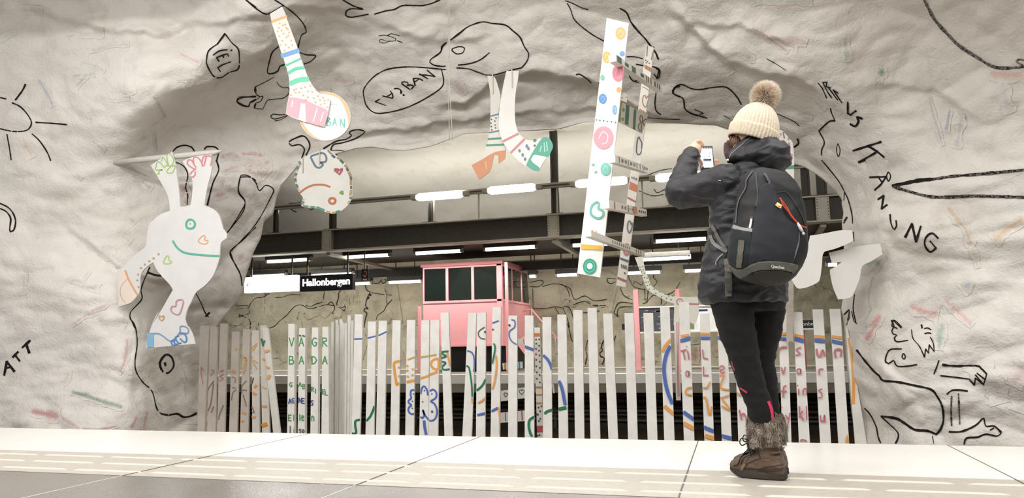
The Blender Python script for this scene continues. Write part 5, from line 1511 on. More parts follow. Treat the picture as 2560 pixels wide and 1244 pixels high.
r = empty('leg_cutout', onY(1280, 180, Y2_)); tag(r, 'thicker cut-out leg with pink stripes and a teal toe under the drawn head', 'cut-out', 'pair of cut-out legs')
board('leg', l2, Y2_, .012, 'eceae4', l2d, None, r); peg(r, 1160+515/4.288, 170+15/4.288, 170+215/4.288, Y2_-.001)
# white boots, right
b1 = cv('Z5', '432,168 520,155 620,135 710,120 795,122 808,210 740,245 650,280 555,308 540,340 535,420 520,530 500,570 430,605 370,622 320,620 272,545 330,480 370,400 400,300 425,210')
b2 = cv('Z5', '597,315 720,285 870,255 1038,236 1058,328 960,390 885,430 860,540 820,640 790,695 740,712 675,718 630,610 605,490 605,460 660,432 705,395 620,402')
Yb2 = clear_depth(b2, .12); Yb1 = Yb2-.15
r = empty('boot_cutout', onY(2060, 650, Yb1)); tag(r, 'plain white boot-shaped cut-out nearest the backpack', 'cut-out', 'white boot cut-outs')
board('boot', b1, Yb1, .012, 'e2dfd9', [], None, r)
r = empty('boot_cutout', onY(2140, 680, Yb2)); tag(r, 'plain white boot-shaped cut-out with a heel notch, further right against the rock', 'cut-out', 'white boot cut-outs')
board('boot', b2, Yb2, .012, 'e2dfd9', [], None, r)
# tall strip behind the person
s1 = [(1936, 338), (1940, 322), (1955, 326), (1972, 345), (1984, 372), (1985, 500), (1985, 600), (1984, 700), (1984, 800), (1982, 858), (1966, 858), (1967, 800), (1962, 700), (1950, 560), (1938, 420)]
sd = [('f', disc(x, y, rx, ry, 10), 'd39aa0') for x, y, rx, ry in [(1900+228/4.44, 280+247/4.44, 3.2, 3.8), (1900+315/4.44, 280+300/4.44, 2.6, 4), (1900+255/4.44, 280+327/4.44, 4, 4.4), (1900+322/4.44, 280+355/4.44, 3.6, 4.4), (1900+272/4.44, 280+388/4.44, 3.6, 3.6), (1900+345/4.44, 280+480/4.44, 4.2, 5)]]
sd += [('f', [(1968, 413), (1985, 413), (1985, 422), (1968, 423)], '3f9470'), ('s', [(1958, 330), (1961, 346)], 3, '6a6a66', False)]
Ys = 7.9
r = empty('strip_cutout', onY(1975, 858, Ys)); tag(r, 'tall narrow cut-out strip with pink dots and a green band, mostly behind the backpack', 'cut-out')
board('strip', s1[:8]+s1[12:], Ys, .012, 'eeeae2', sd, None, r, conc=True)
board('wrapped_foot', [(1963, 700), (1984, 700), (1984, 800), (1983, 856), (1975, 852), (1966, 858), (1967, 800)], Ys-.005, .02, 'b0a99e', [], M['clear_wrap'], r)
# dotted arm
ar = cv('Y3', '105,10 180,5 205,130 240,220 270,290 330,335 420,375 560,395 715,395 720,420 725,560 690,660 640,640 622,560 610,480 560,500 540,560 535,640 500,640 490,540 487,460 420,440 330,390 235,330 200,260 170,180 130,80')
ard = []
for (x, y) in cv('Y3', '155,107 180,103 162,133 187,133 172,152 197,165 177,187 200,208 225,212 212,253 237,250 225,285 252,275 245,320 292,320 308,360 348,345 365,393 400,367 412,410 435,385 457,422 470,385'): ard.append(('f', disc(x, y, 1.9, 1.7, 8), '6f8a5c'))
ard += [('s', disc(*cv('Y3', '540,442')[0], 7.5, 7.5, 16), 2.6, 'cf8a8c', True), ('f', disc(*cv('Y3', '542,442')[0], 2, 2, 8), 'cf8a8c'), ('l', cv('Y3', '630,462 728,466'), 3.4, 'cf7a78')]
r = empty('arm_cutout', onY(1640, 700, 8.9)); tag(r, 'bent cut-out arm with green dots and a pink ring behind the fence', 'cut-out')
board('arm', ar, 8.9, .012, 'e8e6da', ard, None, r)
q = cv('Y3', '487,630 540,630 548,830 520,830')
board('leg', [(1685, 805), (1698, 805), (1702, 1000), (1690, 1000)], 8.88, .012, 'eceae2', [('l', [(1692, 806), (1695, 990)], 1.4, 'c8555a'), ('l', [(1695, 806), (1698, 990)], 1.4, 'c8555a')], None, r)
board('trunk', [(1686, 755), (1720, 755), (1716, 812), (1700, 812), (1684, 812)], 8.915, .012, 'e8e6da', [], None, r)

# painted hanging ladder
LYa, LYb = 5.55, 6.75
tag(empty('x', (0, 0, 0)), None); bpy.data.objects.remove(bpy.data.objects['x'])
DIM = .8
lr = empty('hanging_ladder', onY(1470, 690, LYa)); tag(lr, 'big hanging white ladder with painted dots, hearts, stripes and jutting rungs', 'ladder')
q = [(1517, 45), (1572, 58), (1558, 190), (1549, 300), (1500, 693), (1443, 683)]
q = [(1517, 45), (1572, 58), (1500, 693), (1443, 683)]
def swirl(k, cx, cy, rx, ry, col, hi):
    x, y = cv(k, f'{cx},{cy}')[0]; s = CR[k][2]; rx /= s; ry /= s
    o = [('f', disc(x, y, rx, ry, 22), col)]
    o.append(('s', [(x-rx*.5, y+ry*.1), (x-rx*.1, y-ry*.5), (x+rx*.4, y-ry*.2), (x+rx*.3, y+ry*.4), (x-rx*.2, y+ry*.55)], max(1, rx*.1), hi, False))
    return o
ld = swirl('Z6', 375, 180, 44, 54, 'e8a45c', 'f6cf9c')+swirl('Z6', 258, 380, 36, 50, 'eaa85c', 'f8d8a8')+swirl('Z6', 355, 512, 50, 74, 'e08898', 'efb0ba')+swirl('Z6', 388, 350, 22, 22, '4f86b8', '8ab4d8')
ld += swirl('Z6', 222, 550, 18, 24, '6cbc9c', '9cd8c0')+swirl('Z6', 360, 652, 20, 22, 'eb9a4c', 'f6c088')+swirl('Z6', 225, 728, 34, 42, '4f88c4', '9cc4e8')+swirl('Z6', 325, 820, 20, 40, '6ca4d8', 'b8d8f0')+swirl('Z6', 232, 1055, 84, 96, 'ea9ca8', 'f8d4d8')
ld += D('Z6', 'd 5a7488 2|172,905 200,910 232,912 263,918 297,920 332,926')
ld += swirl('Z7', 308, 138, 42, 52, '7accbc', 'b4e4da')+D('Z7', '''
f 6cc4a8|195,95 218,92 218,108 195,110
f 6cc4a8|215,160 240,150 238,165 218,172
s 6cbcae 5 c|188,505 195,440 235,408 255,425 248,460 285,480 282,525 240,540
f f0c050|107,752 200,760 275,765 280,805 235,798 107,795
d d8a848 2|200,642 232,650
''')+[('f', disc(*cv('Z7', '178,935')[0], 17, 19.5, 26), '2fa88c'), ('s', disc(*cv('Z7', '178,935')[0], 12, 14, 16), 2, '7accb8', True), ('f', disc(*cv('Z7', '178,932')[0], 7.5, 8, 16), 'f4f4f0')]
g = Geo(); slab(g, q, lambda x, y: LYa, .03, 'e6e4de'); paint(g, lambda x, y, L: onY(x, y, LYa-L), ld, conv=q); g.build('side_rail', M['board'], lr)
q = cv('Z6', '590,275 655,300 560,1244 480,1244')[:2]+cv('Z7', '472,1105 395,1090')
ld = D('Z6', '''
s a8704c 3 c|585,800 560,760 565,710 580,700 590,725 605,705 608,740
l a8704c 5|535,820 600,858
s 8a6a4c 2.5 c|550,930 535,900 545,870 560,890
s 8a6a4c 2.5 c|550,935 530,950 540,1000 555,985
s 8a6a4c 2.5 c|560,930 580,900 590,915 575,940
s 4a4a48 2 c|575,950 590,935 592,975
s 4a5458 3 c|525,1198 508,1170 515,1080 528,1050 540,1075 552,1100 550,1170
d 55504a 1.4|563,630 575,635 588,642 600,650 612,657 625,665
l 4a4844 2|600,285 595,370
l 4a4844 2|655,310 632,400
f a86a3c|575,440 655,480 650,515 575,470
d 4a4844 1.6|585,405 600,415 590,425 615,430
''')+D('Z7', '''
l 4a4844 1.6|520,200 525,215
l 4a4844 1.6|532,203 537,220
l 4a4844 1.6|545,207 550,225
l 4a4844 1.6|558,212 562,230
f c8744c|508,240 578,275 572,330 498,300
l a8606a 4|490,372 562,410
s 6a7a74 3 c|500,660 485,620 492,570 510,565 512,590 525,580 520,625
s c07a7c 6 c|480,755 498,775 495,820 478,840 460,815 462,770
f c07a7c|472,780 490,785 488,810 470,805
l 46607c 5|432,870 498,895
l 55504a 3|437,920 442,945
l 55504a 3|455,925 460,950
l 7a5a54 3|472,930 476,955
l 55504a 3|462,985 467,995
l a8606a 5|408,1028 480,1058
''')
g = Geo(); slab(g, q, lambda x, y: LYb, .03, 'cfc9bf'); paint(g, lambda x, y, L: onY(x, y, LYb-L), ld, conv=q); g.build('side_rail', M['board'], lr)  # rear rail: greyer than the front one, its shade put into the board colour
def rung(x0, y0, x1, y1, h0, h1, pats, name='rung', ay=.2, w=.055):
    """square bar from the near rail (its end sticks out) to behind; photo points are on the visible long side's centre line"""
    a = onY(x0, y0, LYa-ay); b = onY(x1, y1, LYb-.05)
    d = (b-a); up = Vector((0, 0, 1)); n = d.cross(up).normalized()
    if n.y > 0: n = -n
    ha = h0*mpp(x0, y0, a.y)/2; hb = h1*mpp(x1, y1, b.y)/2; ha = hb = (ha+hb)/2
    g = Geo(); V = []
    for p in (a, b):
        for s, t in ((1, 1), (1, -1), (-1, -1), (-1, 1)): V.append(p+up*(ha*t)-n*(w if s < 0 else 0))
    g.add(V, [(0, 1, 2, 3), (7, 6, 5, 4), (0, 4, 5, 1), (1, 5, 6, 2), (2, 6, 7, 3), (3, 7, 4, 0)], srgb('e6e1d6'))
    L = d.length
    put = lambda u, v, l: a+d*u+up*(ha*v)+n*l
    for i, (u0, u1, v0, v1, c) in enumerate(pats):
        g.add([put(u0, v0, .001+.0002*i), put(u1, v0, .001+.0002*i), put(u1, v1, .001+.0002*i), put(u0, v1, .001+.0002*i)], [(0, 1, 2, 3)], srgb(c))
    return g.build(name, M['board'], lr)
def dotsp(us, c, dv=.35, du=.03): return [(u-du/2, u+du/2, -dv, dv, c) for u in us]
rung(1540, 144, 1655, 222, 20, 14, [(.02, .1, -.9, .9, '3f6f5c')]+dotsp([.2, .52], '355a4c', .5, .07)+[(.3, .38, -.9, .9, '3f6f5c')]+dotsp([.62, .66, .72, .88, .93], '6a5a50', .9, .02)+[(.8, .84, -.8, .8, '8a6a5c')])
rung(1538, 396, 1622, 424, 19, 16, dotsp([.1, .34, .6, .7, .8], '4a4440', .85, .02)+dotsp([.18, .27, .42, .52, .86, .94], '5a504a', .45, .05))
rung(1523, 510, 1617, 532, 19, 19, dotsp([.12], 'b0745c', .9, .03)+dotsp([.3, .38], 'a8605a', .4, .04)+[(.6, .7, -1, 1, 'd08a5c')]+dotsp([.5, .56], '7a6a5c', .2, .02)+dotsp([.76, .82, .88, .94], '4a4440', .35, .03)+dotsp([.45, .58], '5a504a', .9, .012))
rung(1478, 583, 1612, 635, 16, 11, dotsp([.34, .38, .42, .46, .5, .54, .58, .62, .66], '8a7460', .5, .015)+dotsp([.8, .85, .9], 'a8756c', .8, .012), w=.05, ay=.52)
# wide panel with stripes and a little roof between the rails
pq = cv('Z6', '347,738 500,815 605,860 555,1020 495,990 345,915'); 
fy = lambda x, y: 1/(1/(LYa+.1)+(x-1541)/76*(1/(LYb-.06)-1/(LYa+.1)))
g = Geo(); slab(g, pq, fy, .015, 'd2cec0')
paint(g, lambda x, y, L: onY(x, y, fy(x, y)-L*2), D('Z6', '''
f 8a9a5c|352,745 382,755 375,925 348,915
f 3f7a62|420,775 450,790 440,950 410,940
f 3f7a62|487,815 508,822 498,990 478,980
d 8a9f80 3.2 5|400,822 392,900
s 8a6f48 2.4 c|550,930 538,900 545,868 560,890
s 8a6f48 2.4 c|548,935 525,950 530,985 548,1000
s 5a5048 2.4 c|562,930 588,900 590,960
'''), conv=None, conc=pq); g.build('striped_panel', M['board'], lr)
hq = cv('Z6', '378,700 405,672 432,705 425,760 376,742'); fz = lambda x, y: LYa+.2
g = Geo(); slab(g, hq, fz, .012, 'c9c2b2'); paint(g, lambda x, y, L: onY(x, y, LYa+.2-L), D('Z6', 'd 7a6450 1.6|388,720 422,715')); g.build('little_roof', M['board'], lr)
DIM = 1.0
# hanging cord
CY_ = clear_depth([(1122, 40), (1130, 200)], .1)
r = empty('string', onY(1122, 350, CY_)); tag(r, 'thin white double cord hanging straight down in front of the big drawn head', 'cord')
for xs in ((1121, 1124, 1122, 1124), (1125, 1122, 1127, 1131)):
    Geo().tube([onY(xs[0], -60, CY_-.02), onY(xs[0], 60, CY_), onY(xs[1], 190, CY_), onY(xs[2], 260, CY_), onY(xs[3], 352, CY_)], .0045, 6).build('strand', M['wire'], r, True)
# ---------------------------------------------------------------- the person taking a photo
def cloth(key, col, rough=.6, sheen=.3, bump=.4, bscale=14, var=.08, weave=0, aniso=None):
    m, nt, b = newmat(key); N = nt.nodes.new; Lk = nt.links.new
    b.inputs['Roughness'].default_value = rough; b.inputs['Sheen Weight'].default_value = sheen; b.inputs['Sheen Roughness'].default_value = .4
    tc = N('ShaderNodeTexCoord'); mp = N('ShaderNodeMapping'); mp.inputs['Scale'].default_value = aniso or (1, 1, 1.6); Lk(tc.outputs['Object'], mp.inputs['Vector'])
    n = N('ShaderNodeTexNoise'); n.inputs['Scale'].default_value = bscale; n.inputs['Detail'].default_value = 4; n.inputs['Distortion'].default_value = .8; Lk(mp.outputs[0], n.inputs['Vector'])
    f = N('ShaderNodeTexNoise'); f.inputs['Scale'].default_value = 400; Lk(tc.outputs['Object'], f.inputs['Vector'])
    ad = N('ShaderNodeMath'); ad.operation = 'MULTIPLY_ADD'; Lk(f.outputs['Fac'], ad.inputs[0]); ad.inputs[1].default_value = .06; Lk(n.outputs['Fac'], ad.inputs[2])
    bp = N('ShaderNodeBump'); bp.inputs['Strength'].default_value = bump; bp.inputs['Distance'].default_value = .02; Lk(ad.outputs[0], bp.inputs['Height']); Lk(bp.outputs[0], b.inputs['Normal'])
    r = N('ShaderNodeMapRange'); r.inputs[3].default_value = 1-var*2; r.inputs[4].default_value = 1+var*2; Lk(n.outputs['Fac'], r.inputs[0])
    mx = N('ShaderNodeMix'); mx.data_type = 'RGBA'; mx.blend_type = 'MULTIPLY'; mx.inputs[0].default_value = 1; mx.inputs[6].default_value = srgb(col); Lk(r.outputs[0], mx.inputs[7]); Lk(mx.outputs[2], b.inputs['Base Color'])
    M[key] = m; return m
cloth('jacket', '1e1e23', .5, .08, .55, 9)
cloth('leggings', '090909', .9, .0, .3, 12)
cloth('pack', '0d0e10', .6, .03, .15, 8)
cloth('knit', 'd9cbb4', .9, .4, .25, 60)
cloth('scarf', '4a2f36', .85, .3, .5, 30)
cloth('leather', '5f4c3d', .62, .1, .5, 16, .15)
cloth('strap', '6f6d66', .7, .1, .3, 60)
simple('sole', '3a332c', .8, bump=.5, bscale=30)
simple('lace', '17120e', .8)
attr_mat('gear', .7, .06, 30, .08, 300)
attr_mat('fur', .9, .1, 40)
m, nt, b = newmat('skin'); b.inputs['Base Color'].default_value = srgb('e3b79c'); b.inputs['Roughness'].default_value = .5; b.inputs['Subsurface Weight'].default_value = .1; b.inputs['Subsurface Radius'].default_value = (.01, .004, .002); M['skin'] = m
simple('hair_brown', '5d3a20', .5, var=.25, vscale=60)
m, nt, b = newmat('screen'); b.inputs['Roughness'].default_value = .1
at_ = nt.nodes.new('ShaderNodeAttribute'); at_.attribute_name = 'Col'; nt.links.new(at_.outputs['Color'], b.inputs['Emission Color']); nt.links.new(at_.outputs['Color'], b.inputs['Base Color']); b.inputs['Emission Strength'].default_value = .55; M['screen'] = m

YP = 3.5
def P(x, y, dy=0.0): return onY(x, y, YP+dy)
mp0 = mpp(1900, 700, YP)
def ringloft(g, rings, n=32, expo=2.0, tiltx=0):
    """rings: (centre, half a, half b, yaw[, tilt in the picture plane])"""
    v = []
    for r in rings:
        c, a, b, yaw = r[:4]; tl = r[4] if len(r) > 4 else 0
        for k in range(n):
            t = 2*math.pi*k/n; ct, st = math.cos(t), math.sin(t)
            x = a*math.copysign(abs(ct)**(2/expo), ct); y = b*math.copysign(abs(st)**(2/expo), st)
            w = Vector((x*math.cos(yaw)-y*math.sin(yaw), x*math.sin(yaw)+y*math.cos(yaw), 0))
            w = Vector((w.x*math.cos(tl), w.y, -w.x*math.sin(tl)))
            v.append(c+w)
    m = len(rings)
    f = [(i*n+k, i*n+(k+1) % n, (i+1)*n+(k+1) % n, (i+1)*n+k) for i in range(m-1) for k in range(n)]
    f += [tuple(range(n-1, -1, -1)), tuple((m-1)*n+k for k in range(n))]
    return g.add(v, f)
def curve3(pts, n=8):
    pts = [Vector(p) for p in pts]; out = []
    for i in range(len(pts)-1):
        a, b, c, d = pts[max(i-1, 0)], pts[i], pts[i+1], pts[min(i+2, len(pts)-1)]
        for k in range(n):
            t = k/n; out.append(.5*((2*b)+(c-a)*t+(2*a-5*b+4*c-d)*t*t+(3*b-a-3*c+d)*t**3))
    return out+[pts[-1]]
def limb(g, spec, n=20, sub=6):
    """spec: (point, radius) list, smoothly interpolated"""
    p = curve3([s[0] for s in spec], sub); r = []
    for i in range(len(spec)-1):
        for k in range(sub):
            t = k/sub; t = t*t*(3-2*t); r.append(spec[i][1]*(1-t)+spec[i+1][1]*t)
    r.append(spec[-1][1]); g.tube(p, r, n)
    g.ball(p[0], r[0], 16, 10); g.ball(p[-1], r[-1], 16, 10)
def fuse(g, name, mat, parent, voxel=.008, smooth_it=6, disp=None):
    """grow the overlapping pieces into one continuous skin"""
    o = g.build(name, mat, parent, True); fixn(o)
    md = o.modifiers.new('skin', 'REMESH'); md.mode = 'VOXEL'; md.voxel_size = voxel; md.use_smooth_shade = True
    if smooth_it:
        sm = o.modifiers.new('soften', 'SMOOTH'); sm.factor = .5; sm.iterations = smooth_it
    bpy.context.view_layer.update()
    me = bpy.data.meshes.new_from_object(o.evaluated_get(bpy.context.evaluated_depsgraph_get()))
    o.modifiers.clear(); o.data = me; me.name = name
    if disp:
        n_ = len(me.vertices); co = np.empty(n_*3, np.float32); me.vertices.foreach_get('co', co); co = co.reshape(-1, 3)
        no = np.empty(n_*3, np.float32); me.vertices.foreach_get('normal', no); no = no.reshape(-1, 3)
        for i in range(n_):
            co[i] += no[i]*disp(Vector(co[i].tolist()))
        me.vertices.foreach_set('co', co.ravel())
    at = me.color_attributes.get('Col') or me.color_attributes.new('Col', 'FLOAT_COLOR', 'POINT')
    at.data.foreach_set('color', np.ones(len(at.data)*4, np.float32))
    me.polygons.foreach_set('use_smooth', [True]*len(me.polygons)); me.update()
    return o
def bvh_of(*objs):
    V = []; F = []
    for o in objs:
        n = len(V); V += [v.co.copy() for v in o.data.vertices]; F += [tuple(i+n for i in p.vertices) for p in o.data.polygons]
    return BVHTree.FromPolygons(V, F)
person = empty('person', (onZ(1905, 1200, 0).x, onZ(1905, 1200, 0).y, 0))
tag(person, 'person seen from behind in cream bobble hat and dark hooded jacket, raising a phone', 'person')
YAW = math.radians(30)
# near leg, far leg: centre lines in the photo with their distance
NL = [(1828, 745, -.06, 55), (1841, 817, -.06, 47), (1856, 875, -.055, 40), (1867, 915, -.05, 35), (1878, 955, -.045, 33.5), (1895, 1005, -.04, 32), (1906, 1045, -.02, 31), (1913, 1070, .0, 24), (1916, 1110, .01, 18)]
FL = [(1921, 745, .06, 47), (1914, 817, .08, 42), (1905, 875, .1, 36), (1906, 915, .11, 33), (1912, 955, .12, 32), (1917, 1005, .14, 31), (1922, 1060, .15, 27), (1924, 1095, .15, 24)]
def leg(g, L, k, rmin=0):
    limb(g, [(P(x, y, d), max(rmin, h*mp0*k)) for x, y, d, h in L], 22, 4)
# body: one skin under the clothes
g = Geo()
leg(g, NL, .8); leg(g, FL, .8)
ringloft(g, [(P(1874, 762, 0), .15, .10, YAW), (P(1868, 720, 0), .155, .105, YAW), (P(1862, 640, 0), .125, .09, YAW), (P(1868, 540, 0), .15, .10, YAW), (P(1874, 460, 0), .16, .09, YAW), (P(1878, 425, 0), .11, .07, YAW), (P(1878, 405, 0), .06, .055, YAW)])
hc = P(1874, 345, .0)
limb(g, [(P(1878, 430, 0), .055), (P(1875, 385, -.0), .052), (hc, .06)], 18, 4)
hd = Vector((-math.sin(YAW)-.25, math.cos(YAW)-.1, .05)).normalized()      # where the face looks
g.ball(hc, (.078, .09, .1), 24, 16); g.ball(hc+hd*.03+Vector((0, 0, -.03)), (.06, .065, .07), 20, 12)
g.ball(hc+hd*.085+Vector((0, 0, -.02)), (.012, .014, .022), 10, 8); g.ball(hc+hd*.078+Vector((0, 0, -.055)), (.02, .012, .009), 10, 6)
g.ball(hc+hd*.07+Vector((0, 0, -.085)), (.02, .018, .016), 10, 6); g.ball(hc+hd*.075+Vector((0, 0, .018)), (.035, .02, .01), 12, 6)
lat = Vector((hd.y, -hd.x, 0)).normalized()
for s in (1, -1):
    g.ball(hc+lat*(s*.08)+Vector((0, 0, -.015)), (.012, .018, .026), 10, 8)
    g.ball(hc+hd*.072+lat*(s*.03)+Vector((0, 0, .0)), .012, 10, 8)
# arms under the sleeves, then the hands
S1, E1, W1 = P(1815, 455, -.1), P(1694, 487, .0), P(1724, 392, .15)
S2, E2, W2 = P(1925, 455, .13), P(1850, 520, .38), P(1788, 436, .32)
limb(g, [(S1, .05), (S1.lerp(E1, .5), .045), (E1, .04), (E1.lerp(W1, .5), .038), (W1, .028)], 16, 5)
limb(g, [(S2, .05), (E2, .04), (W2, .028)], 16, 5)
PC = P(1766, 397, .23)                                                    # phone centre
def hand(g, wrist, palm, fingers, thumb):
    limb(g, [(wrist, .026), (wrist.lerp(palm, .5), .028), (palm, .027)], 14, 4)
    g.ball(palm, (.036, .026, .034), 16, 10)
    for f in fingers: limb(g, f, 10, 5)
    limb(g, thumb, 10, 5)
pl = P(1736, 374, .19)
fs = []
for i, (x0, y0, x1, y1, x2, y2) in enumerate(((1729, 366, 1742, 352, 1756, 360), (1735, 363, 1748, 352.5, 1757, 365), (1739, 372, 1750, 362, 1756, 374), (1740, 382, 1747, 376, 1753, 386))):
    fs.append([(P(x0, y0, .19+.012*i), .0105), (P(x1, y1, .205+.01*i), .0095), (P(x2-1, y2-1, .235+.004*i), .0085), (P(x2+1, y2+4, .25), .0072)])
hand(g, W1, pl, fs, [(P(1737, 386, .17), .0125), (P(1745, 396, .17), .011), (P(1752, 405, .195), .0095), (P(1754, 412, .205), .008)])
pr = P(1790, 428, .29)
fs = []
for i, (x1, y1) in enumerate(((1788, 402), (1791, 409), (1792, 416), (1792, 423))):
    fs.append([(P(1792, y1+8, .29), .0105), (P(1794, y1+2, .285), .0095), (P(1789, y1, .262), .008), (P(1782, y1+1, .256), .007)])
hand(g, W2, pr, fs, [(P(1786, 432, .27), .0125), (P(1782, 426, .235), .0105), (P(1779, 420, .218), .009)])
fuse(g, 'body', M['skin'], person, .0042, 3)
# trousers
g = Geo(); leg(g, NL, 1.0); leg(g, FL, 1.0)
ringloft(g, [(P(1876, 775, 0), .16, .11, YAW), (P(1872, 740, 0), .172, .118, YAW), (P(1868, 690, 0), .165, .115, YAW), (P(1866, 660, 0), .15, .105, YAW)])
trs = fuse(g, 'trousers', M['leggings'], person, .0075, 5, lambda p: .004*(1-abs(noise.noise(Vector((p.x*9, p.y*9, p.z*22))))*2)+.003*noise.noise(p*30))
bt = bvh_of(trs)
class Gear(Wallpaint):
    pass
def surf_strokes(name, parent, bv, strokes, mat=None, lift=.003, across=3):
    g = Geo(); q = Gear(g, bv)
    for pts, w, col in strokes: q.stroke(pts, w=w, col=col, across=across, wob=0, lift=lift)
    return g.build(name, mat or M['gear'], parent, True) if g.v else None
surf_strokes('knee_piping', trs, bt, [(cv('B5', '490,420 495,450 510,480'), 3.4, '8a3a4a'), (cv('B5', '530,585 560,605 590,625'), 4.5, 'b8355a')])
surf_strokes('calf_reflector', trs, bt, [(cv('B5', '728,680 748,730 755,780 770,832'), 7, 'd4305e')])
# jacket: trunk, hood and both sleeves in one skin
g = Geo()
ringloft(g, [(P(1862, 757, 0), .197, .145, YAW), (P(1857, 738, 0), .205, .155, YAW), (P(1857, 700, 0), .203, .155, YAW), (P(1860, 650, 0), .19, .145, YAW), (P(1864, 600, 0), .177, .135, YAW), (P(1868, 550, 0), .175, .13, YAW),
             (P(1872, 500, 0), .185, .13, YAW), (P(1876, 460, 0), .19, .125, YAW), (P(1880, 432, 0), .16, .11, YAW), (P(1884, 410, 0), .10, .09, YAW)], 40)
limb(g, [(P(1818, 452, -.09), .078), (P(1790, 464, -.06), .079), (P(1740, 476, -.02), .077), (P(1705, 483, .0), .072), (P(1701, 476, .01), .066), (P(1708, 440, .07), .056), (P(1722, 402, .13), .048), (P(1727, 391, .145), .044)], 24, 5)
limb(g, [(P(1925, 455, .12), .078), (P(1880, 500, .26), .07), (P(1855, 515, .36), .062), (P(1815, 470, .34), .052), (P(1800, 452, .33), .045)], 20, 5)
jk = None
def wr(p):
    a = noise.noise(Vector((p.x*10, p.y*10, p.z*26))+noise.noise_vector(p*6)*.8)
    b = noise.noise(p*23+Vector((5, 5, 5)))
    return (1-abs(a)*2.4)*.0065+b*.003
jk = fuse(g, 'jacket', M['jacket'], person, .0075, 6, wr)
# hood, hanging open behind the head
g = Geo()
for c, r in ((P(1893, 385, -.05), (.085, .085, .06)), (P(1925, 385, -.07), (.088, .08, .058)), (P(1935, 402, -.07), (.072, .075, .05)), (P(1905, 362, -.02), (.075, .085, .05)), (P(1865, 392, -.04), (.07, .07, .036)), (P(1898, 352, -.01), (.05, .07, .035)), (P(1850, 398, -.03), (.05, .06, .02)), (P(1884, 358, -.05), (.058, .05, .038)), (P(1862, 376, -.06), (.045, .04, .03)), (P(1915, 358, -.05), (.06, .06, .03))):
    g.ball(c, r, 24, 14)
g.tube(curve3([P(1888, 337, -.04), P(1868, 352, -.06), P(1846, 373, -.08), P(1829, 392, -.08), P(1828, 402, -.06)], 5), .016, 10)
hood = fuse(g, 'hood', M['jacket'], person, .006, 5, lambda p: wr(p)*1.3)
bh = bvh_of(hood)
surf_strokes('hood_piping', hood, bh, [(cv('Z1', '962,600 900,645 830,705 770,755 725,800 715,835'), 1.6, '9a9290')], lift=.002)
Geo().ball(P(1819, 400, -.14), .006, 8, 6).build('cord_toggle', M['white_metal'], hood, True)
surf_strokes('sleeve_tab', jk, bvh_of(jk), [(cv('Z1', '607,1050 630,1054'), 2, 'd8d6d2')], lift=.002)
Geo().tube(curve3([P(1826, 352, .02), P(1823, 370, .02), P(1826, 388, .0), P(1838, 396, .0)], 4), [.016]*2+[.026]*9+[.02]*2, 12).build('scarf', M['scarf'], person, True)
g = Geo(); rn = random.Random(2)
for i in range(60):
    t = i/59; x = 1824+t*34; d = -.05-.03*math.sin(t*3)
    g.tube(curve3([P(x+3, 336+rn.uniform(0, 8), d+.02), P(x-1+rn.uniform(-2, 2), 350, d), P(x-4+rn.uniform(-3, 3), 356+rn.uniform(2, 12), d-.005)], 4), [.004, .004, .0038, .0035, .003, .0025, .002, .001, .0006], 5)
g.build('hair', M['hair_brown'], person, True)['kind'] = 'stuff'
# bobble hat
TL = math.radians(21)
def hatring(t, rpx, lift=0):
    x = 1879+(1907-1879)*t; y = 352+(257-352)*t
    return P(x, y, -.012), rpx*mp0+lift
n = 264; prof_h = [(-.02, 58), (0, 60), (.1, 61.5), (.2, 62.5), (.3, 62), (.42, 60.5), (.55, 56.5), (.68, 50), (.8, 41), (.9, 29), (.97, 16), (1.0, 6)]
def knit(g, prof, lift, ribs=42, amp=.0062, seed=0):
    v = []
    for (t, r) in prof:
        c, R = hatring(t, r, lift)
        for k in range(n):
            a = 2*math.pi*k/n; rb = abs(math.sin(a*ribs/2))**.55
            rr = R+amp*min(1, R/.06)*(rb-.6)*(1 if t > -.01 else .4)
            w = Vector((rr*math.cos(a), rr*math.sin(a)*1.05, 0)); w = Vector((w.x*math.cos(TL), w.y, -w.x*math.sin(TL)))
            v.append(c+w)
    m = len(prof)
    g.add(v, [(i*n+k, i*n+(k+1) % n, (i+1)*n+(k+1) % n, (i+1)*n+k) for i in range(m-1) for k in range(n)])
    return g
hat = knit(Geo(), prof_h, 0).build('beanie', M['knit'], person, True)
knit(Geo(), [(-.03, 57.5), (-.04, 60), (0, 61.5), (.08, 63), (.18, 64), (.26, 64), (.3, 63.4), (.315, 61), (.3, 59)], .0035, amp=.0062).build('cuff', M['knit'], hat, True)
def furball(name, parent, centre, r, count, base, mid, tip, width=.0011, length=None, squash=(1, 1, 1)):
    rn = random.Random(4); g = Geo(); cb, cm, ct = srgb(base), srgb(mid), srgb(tip)
    g.ball(centre, tuple(r*.42*s for s in squash), 16, 10, cb)
    for i in range(count):
        z = 1-2*(i+.5)/count; a = i*2.399963; q = math.sqrt(1-z*z)
        d = Vector((q*math.cos(a)*squash[0], q*math.sin(a)*squash[1], z*squash[2])); j = Vector((rn.gauss(0, 1), rn.gauss(0, 1), rn.gauss(0, 1)))
        d2 = (d+j*.16).normalized(); L = r*rn.uniform(.82, 1.12)
        s = d.cross(Vector((rn.random(), rn.random(), rn.random()+.1))).normalized()*width
        p0 = centre+d*r*.25; p1 = centre+d*r*.62+j*r*.03; p2 = centre+d2*L
        g.add([p0-s, p0+s, p1-s*.9, p1+s*.9, p2], [(0, 1, 3, 2), (2, 3, 4)], [cb, cb, cm, cm, ct])
    o = g.build(name, M['fur'], parent); return o
furball('pompom', hat, P(1913, 239, -.012), .07, 11000, '5a3a1e', 'c79d6c', 'fff9ee', width=.001)
